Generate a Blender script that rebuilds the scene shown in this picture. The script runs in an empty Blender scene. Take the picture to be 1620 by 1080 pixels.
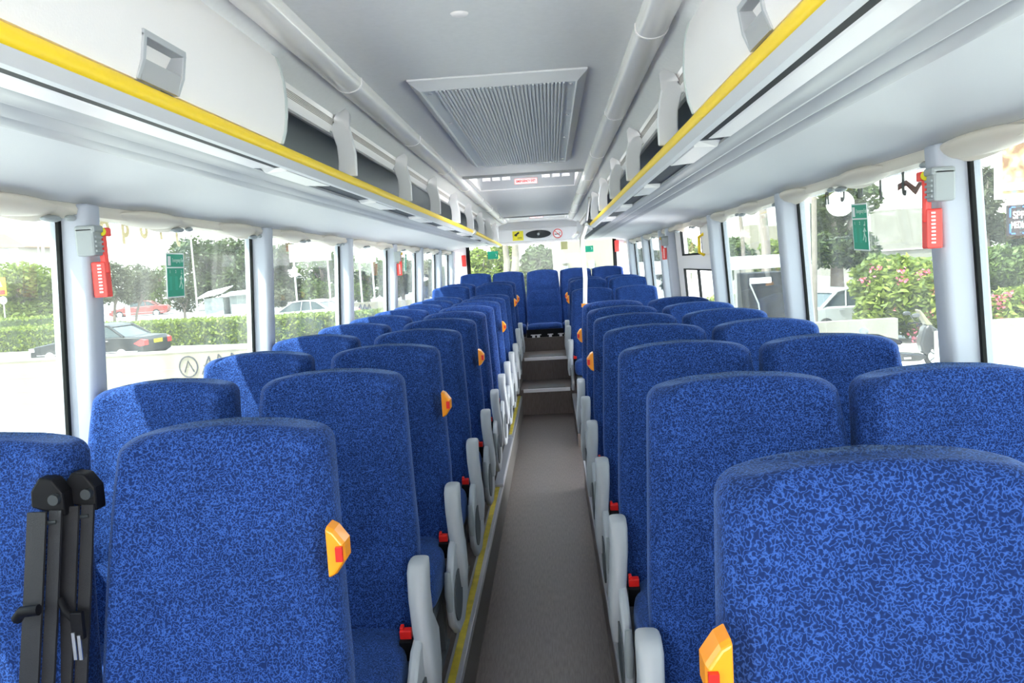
import bpy, bmesh, math, random
from mathutils import Vector, Matrix
random.seed(7)
sc = bpy.context.scene
PI = math.pi

# ---------------------------------------------------------------- camera, light, exposure
F = 1296.0
CAM_Z = 1.6
_Y = Vector(((871-810)/F, (540-418)/F, -1.0)).normalized()
_u = Vector((-.055, 1, 0)); _u = (_u - _u.dot(_Y)*_Y).normalized()
_X = _Y.cross(_u)
RW = Matrix((_X, _Y, _u))                 # camera vector -> world vector
cam_d = bpy.data.cameras.new('camera'); cam_d.sensor_width = 36; cam_d.lens = F/1620*36
cam_d.clip_start = .02; cam_d.clip_end = 400
cam = bpy.data.objects.new('camera', cam_d); sc.collection.objects.link(cam)
cam.matrix_world = Matrix.Translation((0, 0, CAM_Z)) @ RW.to_4x4()
sc.camera = cam

w = bpy.data.worlds.new('sky'); sc.world = w; w.use_nodes = True
nt = w.node_tree; bg = nt.nodes['Background']
tc = nt.nodes.new('ShaderNodeTexCoord'); sep = nt.nodes.new('ShaderNodeSeparateXYZ')
rmp = nt.nodes.new('ShaderNodeValToRGB')
rmp.color_ramp.elements[0].position = .0; rmp.color_ramp.elements[0].color = (1, .99, .97, 1)
rmp.color_ramp.elements[1].position = .9; rmp.color_ramp.elements[1].color = (.62, .78, 1, 1)
nt.links.new(tc.outputs['Generated'], sep.inputs[0]); nt.links.new(sep.outputs['Z'], rmp.inputs[0])
nt.links.new(rmp.outputs[0], bg.inputs[0]); bg.inputs[1].default_value = 3.2

sun_d = bpy.data.lights.new('sun', 'SUN'); sun_d.energy = 10; sun_d.angle = math.radians(.6); sun_d.color = (1, .96, .9)
sun = bpy.data.objects.new('sun', sun_d); sc.collection.objects.link(sun)
sun.rotation_euler = Vector((.47, .33, -1)).to_track_quat('-Z', 'Y').to_euler()

sc.view_settings.view_transform = 'Standard'; sc.view_settings.look = 'None'
sc.view_settings.gamma = 1; sc.view_settings.use_curve_mapping = False
sc.view_settings.exposure = 1.6
sc.cycles.use_denoising = True
sc.cycles.max_bounces = 12; sc.cycles.diffuse_bounces = 8; sc.cycles.transparent_max_bounces = 24
sc.cycles.sample_clamp_indirect = 8

def at(px, py, Y):                         # the point at depth Y seen at a pixel
    d = RW @ Vector(((px-810)/F, (540-py)/F, -1.0))
    return Vector((d.x/d.y*Y, Y, CAM_Z + d.z/d.y*Y))

# ---------------------------------------------------------------- materials
MATS = {}
def nd(m, t): return m.node_tree.nodes.new(t)
def mat(name, col, rough=.5, metal=0, emis=0, spec=.5, bump=None, var=None, sheen=0, coat=0, trans=0):
    m = bpy.data.materials.new(name); m.use_nodes = True
    b = m.node_tree.nodes['Principled BSDF']; L = m.node_tree.links
    b.inputs['Base Color'].default_value = (*col, 1); b.inputs['Roughness'].default_value = rough
    b.inputs['Metallic'].default_value = metal; b.inputs['Specular IOR Level'].default_value = spec
    b.inputs['Coat Weight'].default_value = coat
    if emis: b.inputs['Emission Color'].default_value = (*col, 1); b.inputs['Emission Strength'].default_value = emis
    co = nd(m, 'ShaderNodeTexCoord')
    if var:                                # var = (scale, amount)
        n = nd(m, 'ShaderNodeTexNoise'); n.inputs['Scale'].default_value = var[0]; n.inputs['Detail'].default_value = 4
        L.new(co.outputs['Object'], n.inputs['Vector'])
        mr = nd(m, 'ShaderNodeMapRange'); mr.inputs[1].default_value = .3; mr.inputs[2].default_value = .7
        mr.inputs[3].default_value = 1-var[1]; mr.inputs[4].default_value = 1+var[1]
        L.new(n.outputs['Fac'], mr.inputs[0])
        mx = nd(m, 'ShaderNodeVectorMath'); mx.operation = 'SCALE'; mx.inputs[0].default_value = col
        L.new(mr.outputs[0], mx.inputs['Scale']); L.new(mx.outputs[0], b.inputs['Base Color'])
    if bump:
        n = nd(m, 'ShaderNodeTexNoise'); n.inputs['Scale'].default_value = bump[0]; n.inputs['Detail'].default_value = 3
        L.new(co.outputs['Object'], n.inputs['Vector'])
        bp = nd(m, 'ShaderNodeBump'); bp.inputs['Strength'].default_value = bump[1]; bp.inputs['Distance'].default_value = .002
        L.new(n.outputs['Fac'], bp.inputs['Height']); L.new(bp.outputs[0], b.inputs['Normal'])
    if trans: b.inputs['Transmission Weight'].default_value = trans
    MATS[name] = m
    return m

WHITE = mat('white_plastic', (.88, .85, .85), .35, bump=(250, .15))
LGREY = mat('light_grey_panel', (.72, .73, .75), .45, bump=(300, .1))
PANEL = mat('rack_panel', (.60, .61, .63), .55, bump=(300, .1))
CEIL = mat('ceiling_fabric', (.80, .80, .81), .8, bump=(600, .3), var=(60, .02))
DGREY = mat('rack_lining_grey', (.42, .45, .47), .9, bump=(500, .3))
GROOVE = mat('groove_grey', (.40, .41, .43), .4)
PILLAR = mat('pillar_grey', (.44, .47, .54), .45)
YELLOW = mat('safety_yellow', (1.0, .70, .02), .4)
DYELLOW = mat('worn_yellow', (.55, .42, .03), .6, var=(18, .25))
ORANGE = mat('orange_plastic', (1.0, .34, .01), .3, coat=.3)
RED = mat('red_plastic', (.80, .02, .015), .3)
HRED = mat('hammer_red', (.85, .06, .05), .35)
BLACK = mat('black_plastic', (.006, .006, .008), .5, spec=.15)
RUBBER = mat('black_rubber', (.01, .012, .012), .7, spec=.15)
WEB = mat('belt_webbing', (.009, .009, .013), .6, bump=(900, .5))
ARM = mat('armrest_grey', (.43, .45, .48), .4, bump=(400, .08))
SHELLD = mat('shell_dark_insert', (.07, .08, .09), .6)
CHROME = mat('brushed_metal', (.75, .75, .77), .28, metal=1)
ALU = mat('aluminium_edge', (.62, .62, .65), .35, metal=.8)
TUBE = mat('satin_tube', (.86, .84, .82), .22, metal=.1)
FLOORM = mat('brown_floor', (.10, .088, .083), .38)
RUBMAT = mat('rubber_mat', (.15, .16, .16), .5, bump=(200, .4))
HAMG = mat('bracket_grey', (.30, .33, .34), .5)
GREEN = mat('exit_green', (.0, .33, .20), .4)
SIGNW = mat('sign_white', (.85, .85, .85), .5)
SIGNR = mat('sign_red', (.72, .03, .03), .5)
SIGNY = mat('sign_yellow', (.80, .72, .03), .5)
SIGNB = mat('sign_blue', (.05, .18, .55), .5)
SIGNK = mat('sign_black', (.02, .025, .03), .5)
SIGNO = mat('sign_orange', (.9, .42, .02), .5)
LAMP = mat('lamp_lens', (.92, .90, .88), .3)

def floor_pattern():                       # long brushed streaks along the gangway
    m = FLOORM; L = m.node_tree.links; b = m.node_tree.nodes['Principled BSDF']
    co = nd(m, 'ShaderNodeTexCoord'); mp = nd(m, 'ShaderNodeMapping'); mp.inputs['Scale'].default_value = (60, 5, 5)
    n = nd(m, 'ShaderNodeTexNoise'); n.inputs['Scale'].default_value = 3; n.inputs['Detail'].default_value = 6
    r = nd(m, 'ShaderNodeValToRGB'); r.color_ramp.elements[0].color = (.075, .053, .044, 1); r.color_ramp.elements[1].color = (.135, .105, .093, 1)
    r.color_ramp.elements[0].position = .3; r.color_ramp.elements[1].position = .7
    L.new(co.outputs['Object'], mp.inputs[0]); L.new(mp.outputs[0], n.inputs['Vector']); L.new(n.outputs['Fac'], r.inputs[0])
    L.new(r.outputs[0], b.inputs['Base Color'])
floor_pattern()

def fabric():
    m = bpy.data.materials.new('blue_moquette'); m.use_nodes = True; L = m.node_tree.links
    b = m.node_tree.nodes['Principled BSDF']; b.inputs['Roughness'].default_value = .85
    b.inputs['Specular IOR Level'].default_value = .15
    b.inputs['Sheen Weight'].default_value = .24; b.inputs['Sheen Roughness'].default_value = .35
    b.inputs['Sheen Tint'].default_value = (.35, .55, 1, 1)
    co = nd(m, 'ShaderNodeTexCoord')
    n1 = nd(m, 'ShaderNodeTexNoise'); n1.inputs['Scale'].default_value = 185; n1.inputs['Detail'].default_value = .5; n1.inputs['Distortion'].default_value = .3
    L.new(co.outputs['Object'], n1.inputs['Vector'])
    s0 = nd(m, 'ShaderNodeMath'); s0.operation = 'SUBTRACT'; s0.inputs[1].default_value = .5; L.new(n1.outputs['Fac'], s0.inputs[0])
    su = nd(m, 'ShaderNodeMath'); su.operation = 'ABSOLUTE'; L.new(s0.outputs[0], su.inputs[0])
    r = nd(m, 'ShaderNodeValToRGB'); e = r.color_ramp.elements
    e[0].position = .0; e[0].color = (.038, .106, .375, 1)
    e[1].position = .17; e[1].color = (.007, .021, .095, 1)
    k = e.new(.075); k.color = (.0095, .032, .145, 1)
    L.new(su.outputs[0], r.inputs[0])
    n2 = nd(m, 'ShaderNodeTexNoise'); n2.inputs['Scale'].default_value = 9; n2.inputs['Detail'].default_value = 2
    L.new(co.outputs['Object'], n2.inputs['Vector'])
    mr = nd(m, 'ShaderNodeMapRange'); mr.inputs[3].default_value = .7; mr.inputs[4].default_value = 1.3
    L.new(n2.outputs['Fac'], mr.inputs[0])
    sc_ = nd(m, 'ShaderNodeVectorMath'); sc_.operation = 'SCALE'
    L.new(r.outputs[0], sc_.inputs[0]); L.new(mr.outputs[0], sc_.inputs['Scale']); L.new(sc_.outputs[0], b.inputs['Base Color'])
    bp = nd(m, 'ShaderNodeBump'); bp.inputs['Strength'].default_value = .25; bp.inputs['Distance'].default_value = .002
    L.new(n1.outputs['Fac'], bp.inputs['Height']); L.new(bp.outputs[0], b.inputs['Normal'])
    return m
FAB = fabric()

def glass(name, tint=(.90, .95, .93), dust=.035, gl=.05):
    m = bpy.data.materials.new(name); m.use_nodes = True; N = m.node_tree.nodes; L = m.node_tree.links; N.clear()
    out = N.new('ShaderNodeOutputMaterial'); t = N.new('ShaderNodeBsdfTransparent'); t.inputs[0].default_value = (*tint, 1)
    g = N.new('ShaderNodeBsdfGlossy'); g.inputs['Roughness'].default_value = .02
    d = N.new('ShaderNodeBsdfTranslucent'); d.inputs[0].default_value = (.95, .96, .93, 1)
    lw = N.new('ShaderNodeLayerWeight'); lw.inputs[0].default_value = .5
    pw = N.new('ShaderNodeMath'); pw.operation = 'POWER'; pw.inputs[1].default_value = 5; L.new(lw.outputs['Facing'], pw.inputs[0])
    fr = N.new('ShaderNodeMath'); fr.operation = 'MULTIPLY_ADD'; fr.inputs[1].default_value = .45; fr.inputs[2].default_value = .02; L.new(pw.outputs[0], fr.inputs[0])
    m1 = N.new('ShaderNodeMixShader'); m2 = N.new('ShaderNodeMixShader'); m2.inputs[0].default_value = dust
    co = N.new('ShaderNodeTexCoord'); n = N.new('ShaderNodeTexNoise'); n.inputs['Scale'].default_value = 2.5; n.inputs['Detail'].default_value = 5
    mp = N.new('ShaderNodeMapping'); mp.inputs['Scale'].default_value = (1, 2.5, .8)
    mr = N.new('ShaderNodeMapRange'); mr.inputs[1].default_value = .35; mr.inputs[2].default_value = .7
    mr.inputs[3].default_value = dust*.5; mr.inputs[4].default_value = dust*1.7
    L.new(co.outputs['Object'], mp.inputs[0]); L.new(mp.outputs[0], n.inputs['Vector']); L.new(n.outputs['Fac'], mr.inputs[0]); L.new(mr.outputs[0], m2.inputs[0])
    L.new(fr.outputs[0], m1.inputs[0]); L.new(t.outputs[0], m1.inputs[1]); L.new(g.outputs[0], m1.inputs[2])
    L.new(m1.outputs[0], m2.inputs[1]); L.new(d.outputs[0], m2.inputs[2]); L.new(m2.outputs[0], out.inputs[0])
    return m
GLASS = glass('tinted_window_glass', (.60, .64, .62), .014)
CLEAR = glass('clear_windscreen', (.97, .98, .97), .01)
CARGLASS = mat('car_glass', (.05, .07, .075), .12, spec=.5)

def translucent(name, col, k=.5):
    m = bpy.data.materials.new(name); m.use_nodes = True; N = m.node_tree.nodes; L = m.node_tree.links
    b = N['Principled BSDF']; b.inputs['Base Color'].default_value = (*col, 1); b.inputs['Roughness'].default_value = .35
    t = N.new('ShaderNodeBsdfTranslucent'); t.inputs[0].default_value = (*col, 1)
    mx = N.new('ShaderNodeMixShader'); mx.inputs[0].default_value = k
    L.new(b.outputs[0], mx.inputs[1]); L.new(t.outputs[0], mx.inputs[2]); L.new(mx.outputs[0], N['Material Output'].inputs[0])
    return m
MILK = translucent('milky_plastic', (.84, .79, .71), .35)
HATCHM = translucent('hatch_cover', (.95, .95, .95), .9)

def leafmat(name, c1, c2):
    m = bpy.data.materials.new(name); m.use_nodes = True; N = m.node_tree.nodes; L = m.node_tree.links
    b = N['Principled BSDF']; b.inputs['Roughness'].default_value = .55
    g = N.new('ShaderNodeNewGeometry'); r = N.new('ShaderNodeValToRGB')
    r.color_ramp.elements[0].color = (*c1, 1); r.color_ramp.elements[1].color = (*c2, 1)
    L.new(g.outputs['Random Per Island'], r.inputs[0]); L.new(r.outputs[0], b.inputs['Base Color'])
    t = N.new('ShaderNodeBsdfTranslucent'); L.new(r.outputs[0], t.inputs[0])
    mx = N.new('ShaderNodeMixShader'); mx.inputs[0].default_value = .3
    L.new(b.outputs[0], mx.inputs[1]); L.new(t.outputs[0], mx.inputs[2]); L.new(mx.outputs[0], N['Material Output'].inputs[0])
    return m
LEAF_D = leafmat('leaf_dark', (.026, .045, .012), (.095, .135, .035))
LEAF_M = leafmat('leaf_mid', (.045, .08, .014), (.15, .21, .045))
LEAF_O = leafmat('leaf_olive', (.06, .07, .04), (.16, .17, .10))
LEAF_Y = leafmat('leaf_yellow_green', (.09, .14, .014), (.29, .35, .055))
LEAF_P = mat('pink_petal', (.75, .18, .25), .6)
BARK = mat('bark', (.22, .18, .15), .9, var=(6, .25))
PALEBARK = mat('pale_bark', (.20, .17, .14), .9, var=(6, .2))
GROUND = mat('asphalt_ground', (.60, .57, .53), .9, var=(.6, .08))
ROAD = mat('road_asphalt', (.26, .25, .24), .9, var=(.6, .06))
DIRT = mat('dry_dirt', (.55, .48, .38), .95, var=(.4, .12))
CONC = mat('pale_concrete', (.26, .245, .21), .85, var=(1.5, .08))
CREAM = mat('cream_wall', (.26, .235, .18), .85, var=(.8, .05))
HOUSEW = mat('house_white', (.62, .60, .56), .85)
TILE = mat('roof_tile', (.40, .28, .20), .8)
TIN = mat('tin_sheet', (.38, .42, .42), .6, var=(3, .2))
CARBLK = mat('car_paint_black', (.02, .024, .027), .35, spec=.3)
CARSIL = mat('car_paint_silver', (.55, .56, .58), .3, coat=.6)
CARWHT = mat('car_paint_white', (.45, .46, .46), .3, coat=.5)
CARRED = mat('car_paint_red', (.32, .08, .075), .5)
TYRE = mat('tyre', (.03, .03, .03), .8)
POLEM = mat('pole_grey', (.50, .48, .46), .6)
STEELB = mat('blue_grey_steel', (.50, .60, .68), .4)

# ---------------------------------------------------------------- mesh building
class MB:
    def __init__(s): s.v = []; s.f = []; s.m = []
    def add(s, vs, fs, mi=0):
        o = len(s.v); s.v += [tuple(x) for x in vs]
        for f in fs: s.f.append([i+o for i in f]); s.m.append(mi)
        return s
    def bb(s, x0, x1, y0, y1, z0, z1, mi=0, R=None, c=None):
        vs = [Vector((x, y, z)) for z in (z0, z1) for y in (y0, y1) for x in (x0, x1)]
        if R is not None:
            c = Vector(c if c is not None else ((x0+x1)/2, (y0+y1)/2, (z0+z1)/2))
            vs = [c + R @ (v-c) for v in vs]
        return s.add(vs, [(0, 2, 3, 1), (4, 5, 7, 6), (0, 1, 5, 4), (1, 3, 7, 5), (3, 2, 6, 7), (2, 0, 4, 6)], mi)
    def box(s, c, d, R=None, mi=0):
        return s.bb(c[0]-d[0]/2, c[0]+d[0]/2, c[1]-d[1]/2, c[1]+d[1]/2, c[2]-d[2]/2, c[2]+d[2]/2, mi, R)
    def loft(s, rings, cap=True, mi=0, closed=True):
        n = len(rings[0]); vs = [p for r in rings for p in r]; fs = []
        for i in range(len(rings)-1):
            for j in range(n if closed else n-1):
                k = (j+1) % n
                fs.append((i*n+j, i*n+k, (i+1)*n+k, (i+1)*n+j))
        if cap: fs.append(tuple(range(n-1, -1, -1))); fs.append(tuple((len(rings)-1)*n+j for j in range(n)))
        return s.add(vs, fs, mi)
    def prism(s, poly, axis, a, b, mi=0, cap=True):
        def P(p, t):
            if axis == 'x': return (t, p[0], p[1])
            if axis == 'y': return (p[0], t, p[1])
            return (p[0], p[1], t)
        return s.loft([[P(p, a) for p in poly], [P(p, b) for p in poly]], cap, mi)
    def tube(s, pts, r, n=10, mi=0):
        pts = [Vector(p) for p in pts]; rs = r if isinstance(r, (list, tuple)) else [r]*len(pts); rings = []
        up = None
        for i, p in enumerate(pts):
            d = (pts[min(i+1, len(pts)-1)] - pts[max(i-1, 0)]).normalized()
            if up is None:
                up = Vector((0, 0, 1)) if abs(d.z) < .9 else Vector((1, 0, 0))
            x = d.cross(up).normalized(); up = x.cross(d).normalized()
            rings.append([p + rs[i]*(math.cos(2*PI*k/n)*x + math.sin(2*PI*k/n)*up) for k in range(n)])
        return s.loft(rings, True, mi)
    def ell(s, c, r, n=12, m=8, mi=0, R=None):
        c = Vector(c); rings = []
        for i in range(1, m):
            t = PI*i/m
            rings.append([Vector((r[0]*math.sin(t)*math.cos(2*PI*k/n), r[1]*math.sin(t)*math.sin(2*PI*k/n), r[2]*math.cos(t))) for k in range(n)])
        rings = [[c + (R @ p if R is not None else p) for p in q] for q in rings]
        return s.loft(rings, True, mi)
    def disc(s, c, nrm, r, t=.002, n=24, mi=0, ry=None, up=(0, 0, 1)):
        c = Vector(c); nrm = Vector(nrm).normalized(); u = Vector(up); x = u.cross(nrm).normalized(); y = nrm.cross(x); ry = ry or r
        ring = lambda o: [c + nrm*o + r*math.cos(2*PI*k/n)*x + ry*math.sin(2*PI*k/n)*y for k in range(n)]
        return s.loft([ring(0), ring(t)], True, mi)
    def build(s, name, mats, parent=None, smooth=None, bevel=0, subsurf=0):
        me = bpy.data.meshes.new(name)
        o = Vector((0, 0, 0))
        if parent is not None:
            q = parent
            while q is not None: o = o + q.location; q = q.parent
        me.from_pydata([tuple(Vector(v)-o) for v in s.v], [], s.f)
        ms = mats if isinstance(mats, (list, tuple)) else [mats]
        for m in ms: me.materials.append(m)
        for p, i in zip(me.polygons, s.m): p.material_index = i
        bm = bmesh.new(); bm.from_mesh(me); bmesh.ops.recalc_face_normals(bm, faces=bm.faces); bm.to_mesh(me); bm.free()
        if smooth is not None:
            for p in me.polygons: p.use_smooth = True
            me.set_sharp_from_angle(angle=math.radians(smooth))
        ob = bpy.data.objects.new(name, me); sc.collection.objects.link(ob)
        if parent is not None: ob.parent = parent
        if bevel:
            b = ob.modifiers.new('bevel', 'BEVEL'); b.width = bevel; b.segments = 2; b.limit_method = 'ANGLE'; b.angle_limit = math.radians(40)
        if subsurf:
            b = ob.modifiers.new('subsurf', 'SUBSURF'); b.levels = subsurf; b.render_levels = subsurf
        return ob

def thing(name, label, cat, loc=(0, 0, 0), rz=0, group=None):
    o = bpy.data.objects.new(name, None); o.empty_display_size = .1; sc.collection.objects.link(o)
    o.location = loc; o.rotation_euler = (0, 0, rz); o['label'] = label; o['category'] = cat
    if group: o['group'] = group
    return o
def tag(o, label, cat, group=None, kind=None):
    o['label'] = label; o['category'] = cat
    if group: o['group'] = group
    if kind: o['kind'] = kind
    return o
def struct(o, label=None):
    o['kind'] = 'structure'
    if label: o['label'] = label
    return o
def dup(root, loc, label=None, group=None, rz=None):
    r = root.copy(); sc.collection.objects.link(r); r.location = loc
    if rz is not None: r.rotation_euler = (0, 0, rz)
    if label: r['label'] = label
    if group: r['group'] = group
    for ch in list(root.children):
        c = ch.copy(); sc.collection.objects.link(c); c.parent = r
        for g in list(ch.children):
            d = g.copy(); sc.collection.objects.link(d); d.parent = c
    return r
def text(s, name, m, size, loc, xdir, ydir, parent=None, depth=.0008, align='CENTER', bold=0, sx=1):
    cu = bpy.data.curves.new(name, 'FONT'); cu.body = s; cu.size = size; cu.extrude = depth; cu.align_x = align; cu.align_y = 'CENTER'
    cu.offset = bold
    t = bpy.data.objects.new(name, cu); sc.collection.objects.link(t)
    dg = bpy.context.evaluated_depsgraph_get(); me = bpy.data.meshes.new_from_object(t.evaluated_get(dg))
    bpy.data.objects.remove(t); bpy.data.curves.remove(cu)
    x = Vector(xdir).normalized(); y = Vector(ydir).normalized(); z = x.cross(y)
    o = Vector(loc)
    if parent is not None:
        q = parent
        while q is not None: o = o - q.location; q = q.parent
    for v in me.vertices: v.co = o + x*v.co.x*sx + y*v.co.y + z*v.co.z
    me.materials.clear(); me.materials.append(m)
    ob = bpy.data.objects.new(name, me); sc.collection.objects.link(ob)
    if parent is not None: ob.parent = parent
    return ob

C = -.15                       # bus centre line
def U(s, u): return C + s*u    # lateral position on side s (-1 left, +1 right)
def Z(h): return CAM_Z + h
SIDE = {-1: 'left', 1: 'right'}
YB = 11.6                      # rear wall
YF = -1.7                      # front
PZ = .21                       # seat platform height
AL, AR = -.385, .158           # gangway edges

# ---------------------------------------------------------------- shell: floor, platforms, walls
b = MB(); b.bb(AL-.02, AR+.02, YF, 8.72, -.06, 0)
struct(b.build('floor', FLOORM))
b = MB()
b.bb(-1.50, AL, YF, 8.72, -.06, PZ); b.bb(AR, 1.20, YF, 5.75, -.06, PZ); b.bb(AR, 1.20, 7.05, 8.72, -.06, PZ)
b.bb(-1.50, AL-.01, 8.72, 10.2, -.06, .31); b.bb(AR+.01, 1.20, 8.72, 10.2, -.06, .31)
struct(b.build('floor_platform', FLOORM)).name = 'trim_1'
b = MB()
b.bb(AR+.02, 1.1, 5.75, 7.05, -.40, -.36); b.bb(AR+.02, .48, 5.75, 7.05, -.36, -.16)
struct(b.build('trim_2', RUBMAT))
# steps at the back of the gangway
b = MB(); b.bb(AL-.01, AR+.01, 8.72, 9.45, -.06, .272); b.bb(AL-.01, AR+.01, 9.45, 10.2, -.06, .53)
struct(b.build('trim_3', FLOORM))
b = MB(); b.bb(-1.48, 1.19, 10.2, YB, -.06, .70)
struct(b.build('trim_4', FLOORM))
for k, (y, z) in enumerate(((8.72, .272), (9.45, .53))):
    st = thing('step_edge', ['metal nosing on the lower step at the rear end of the gangway', 'metal nosing on the upper step just before the centre rear seat'][k], 'step edge', (C, y, z), group=None)
    b = MB(); b.bb(AL+.02, AR-.02, y-.006, y+.035, z-.03, z+.004); b.build('nosing', ALU, st, bevel=.002)
    b = MB(); b.bb(AL+.07, AR-.07, y+.06, y+.30, z+.0005, z+.006); b.build('tread_plate', RUBMAT, st)

# platform edging: silver profile with a worn yellow insert
e = thing('step_edging', 'silver edging with worn yellow stripe along the left side of the gangway', 'edge trim', (AL, 4, PZ))
b = MB(); b.bb(AL-.052, AL+.004, YF, 8.7, PZ-.03, PZ+.004); b.build('metal_profile', ALU, e, bevel=.002)
b = MB(); b.bb(AL-.040, AL-.014, YF, 5.1, PZ+.0045, PZ+.007); b.bb(AL-.040, AL-.014, 6.6, 8.7, PZ+.0045, PZ+.007); b.build('yellow_insert', DYELLOW, e)
b = MB(); b.bb(AL-.058, AL+.010, 5.08, 5.18, PZ+.004, PZ+.022); b.bb(AL-.058, AL+.010, 6.55, 6.62, PZ+.004, PZ+.022); b.bb(AL-.05, AL+.003, 5.18, 6.55, PZ+.0045, PZ+.012); b.build('joint_cover', ALU, e, bevel=.003)
b = MB(); b.bb(AL+.0005, AL+.004, YF, 8.7, 0.0, PZ-.03); b.build('kick_panel', mat('kick_brown', (.13, .115, .105), .5), e)
e = thing('step_edging', 'thin grey metal edging along the right side of the gangway', 'edge trim', (AR, 4, PZ))
b = MB(); b.bb(AR-.004, AR+.04, YF, 5.74, PZ-.03, PZ+.004); b.bb(AR-.004, AR+.04, 7.06, 8.7, PZ-.03, PZ+.004); b.build('metal_profile', ALU, e, bevel=.002)

TH = .06  # tumblehome: walls lean in towards the roof
def wx(s, z, off=0): return U(s, 1.25 + off - TH*(z-1.6))
SILL = 1.04; WTOP = 1.83
def wall_piece(mb, s, y0, y1, z0, z1, th=.05, off=0, mi=0):
    p = []
    for z in (z0, z1): p.append((wx(s, z, off), z))
    for z in (z1, z0): p.append((wx(s, z, off+th), z))
    mb.prism(p, 'y', y0, y1, mi)
for s in (-1, 1):
    b = MB()
    if s < 0: wall_piece(b, s, YF, YB+.05, -.9, SILL)
    else: wall_piece(b, s, YF, 5.36, -.9, SILL); wall_piece(b, s, 7.15, YB+.05, -.9, SILL)
    wall_piece(b, s, YF, YB+.05, WTOP-.01, 2.3)
    # window ledge with heater duct
    led = [(wx(s, SILL, -.05), SILL-.01), (wx(s, SILL, -.05), SILL-.09), (wx(s, .5, 0), .80), (wx(s, SILL, .0), SILL)]
    b.prism(led, 'y', YF, 5.36 if s > 0 else YB)
    if s > 0: b.prism(led, 'y', 7.15, YB)
    struct(b.build('wall_'+SIDE[s], PILLAR, smooth=30))
b = MB(); b.bb(-1.5, 1.2, YF-.05, YF, -.9, .95); b.bb(-1.5, 1.2, YF-.05, YF, 2.15, 2.35)
struct(b.build('wall_front', LGREY))
# windscreen
b = MB(); b.bb(-1.42, 1.12, YF-.03, YF-.02, .95, 2.15); struct(b.build('window_1', CLEAR))

posts = {-1: [-.75, .77, 2.283, 3.78, 5.37, 6.95, 8.42, 9.85, 11.1], 1: [-.80, .70, 2.185, 3.65, 5.236, 7.16, 7.62, 9.04, 10.6]}
tn = 5; wn = 2
for s in (-1, 1):
    for i, y in enumerate(posts[s]):
        b = MB(); yw = .07
        if i == len(posts[s])-1: yw = .22
        rings = []
        for z in (SILL-.02, WTOP+.02):
            xo = wx(s, z, .03); xi = wx(s, z, -.083)
            rings.append([(xo, y, z), (xi-s*-.012, y, z), (xi, y+.012, z), (xi, y+yw, z), (wx(s, z, -.055), y+yw+.045, z), (xo, y+yw+.05, z)])
        b.loft(rings)
        p = struct(b.build('trim_%d' % tn, PILLAR, bevel=.008, smooth=50)); tn += 1
        r = MB(); rr = []
        for z in (SILL, WTOP):
            rr.append([(wx(s, z, .0), y-.014, z), (wx(s, z, -.010), y-.014, z), (wx(s, z, -.010), y+.002, z), (wx(s, z, .0), y+.002, z)])
        r.loft(rr); r.build('rubber_seal', RUBBER, p)
        # pane between this post and the next
        if i < len(posts[s])-1:
            y0, y1 = y+yw+.02, posts[s][i+1]+.01
            if s > 0 and i == 4: continue
            g = MB(); wall_piece(g, s, y0, y1, SILL-.01, WTOP+.01, .006, -.002)
            struct(g.build('window_%d' % wn, GLASS)); wn += 1

# ---------------------------------------------------------------- middle door, right side
d = MB()
for (y0, y1, z0, z1) in ((5.3, 5.62, -.9, 1.84), (6.86, 7.17, -.9, 1.84), (5.62, 6.86, 1.50, 1.605), (5.62, 5.95, 1.605, 1.84), (5.62, 6.86, -.9, -.55)):
    wall_piece(d, 1, y0, y1, z0, z1, .05, -.01)
d = struct(d.build('door_1', WHITE, bevel=.004), 'white middle door with two windows in the right wall')
g = MB(); wall_piece(g, 1, 5.95, 6.86, 1.605, 1.84, .006, .01); wall_piece(g, 1, 5.62, 6.86, -.55, 1.50, .006, .01); g.build('door_glass', CLEAR, d)
g = MB()
for (y0, y1, z0, z1) in ((5.62, 6.86, 1.49, 1.50), (5.62, 5.63, -.5, 1.5), (6.85, 6.86, -.5, 1.5), (6.22, 6.235, -.5, 1.5), (5.95, 5.965, 1.605, 1.83), (6.845, 6.86, 1.605, 1.83), (5.95, 6.86, 1.605, 1.62)):
    wall_piece(g, 1, y0, y1, z0, z1, .02, -.012)
g.build('window_seal', RUBBER, d)
g = MB(); x = wx(1, 1.68, -.06); g.tube([(x+.05, 5.86, 1.60), (x+.015, 5.86, 1.62), (x+.015, 5.86, 1.73), (x+.05, 5.86, 1.75)], .011, 10); g.build('door_handle', YELLOW, d, smooth=60)

# ---------------------------------------------------------------- rear wall with window
b = MB()
xl, xr = -1.17, .90
b.bb(-1.5, 1.2, YB, YB+.06, -.9, 1.10); b.bb(-1.5, xl, YB, YB+.06, 1.10, 1.925); b.bb(xr, 1.2, YB, YB+.06, 1.10, 1.925)
b.bb(-1.5, 1.2, YB-.06, YB+.06, 1.925, 2.35)
struct(b.build('wall_rear', LGREY))
b = MB(); b.bb(-.99, .69, YB-.13, YB-.05, 1.93, 2.11)
struct(b.build('trim_40', LGREY, bevel=.01, smooth=40))
b = MB(); b.bb(-1.17, .90, YB-.135, YB-.04, 1.905, 1.93); struct(b.build('trim_41', WHITE, bevel=.004))
b = MB(); b.bb(xl, xr, YB+.02, YB+.026, 1.10, 1.925); struct(b.build('window_%d' % wn, GLASS))
b = MB()
for x0 in (xl-.01, xr-.02): b.bb(x0, x0+.05, YB-.02, YB+.01, 1.05, 1.93)
struct(b.build('trim_42', RUBBER))

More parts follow.
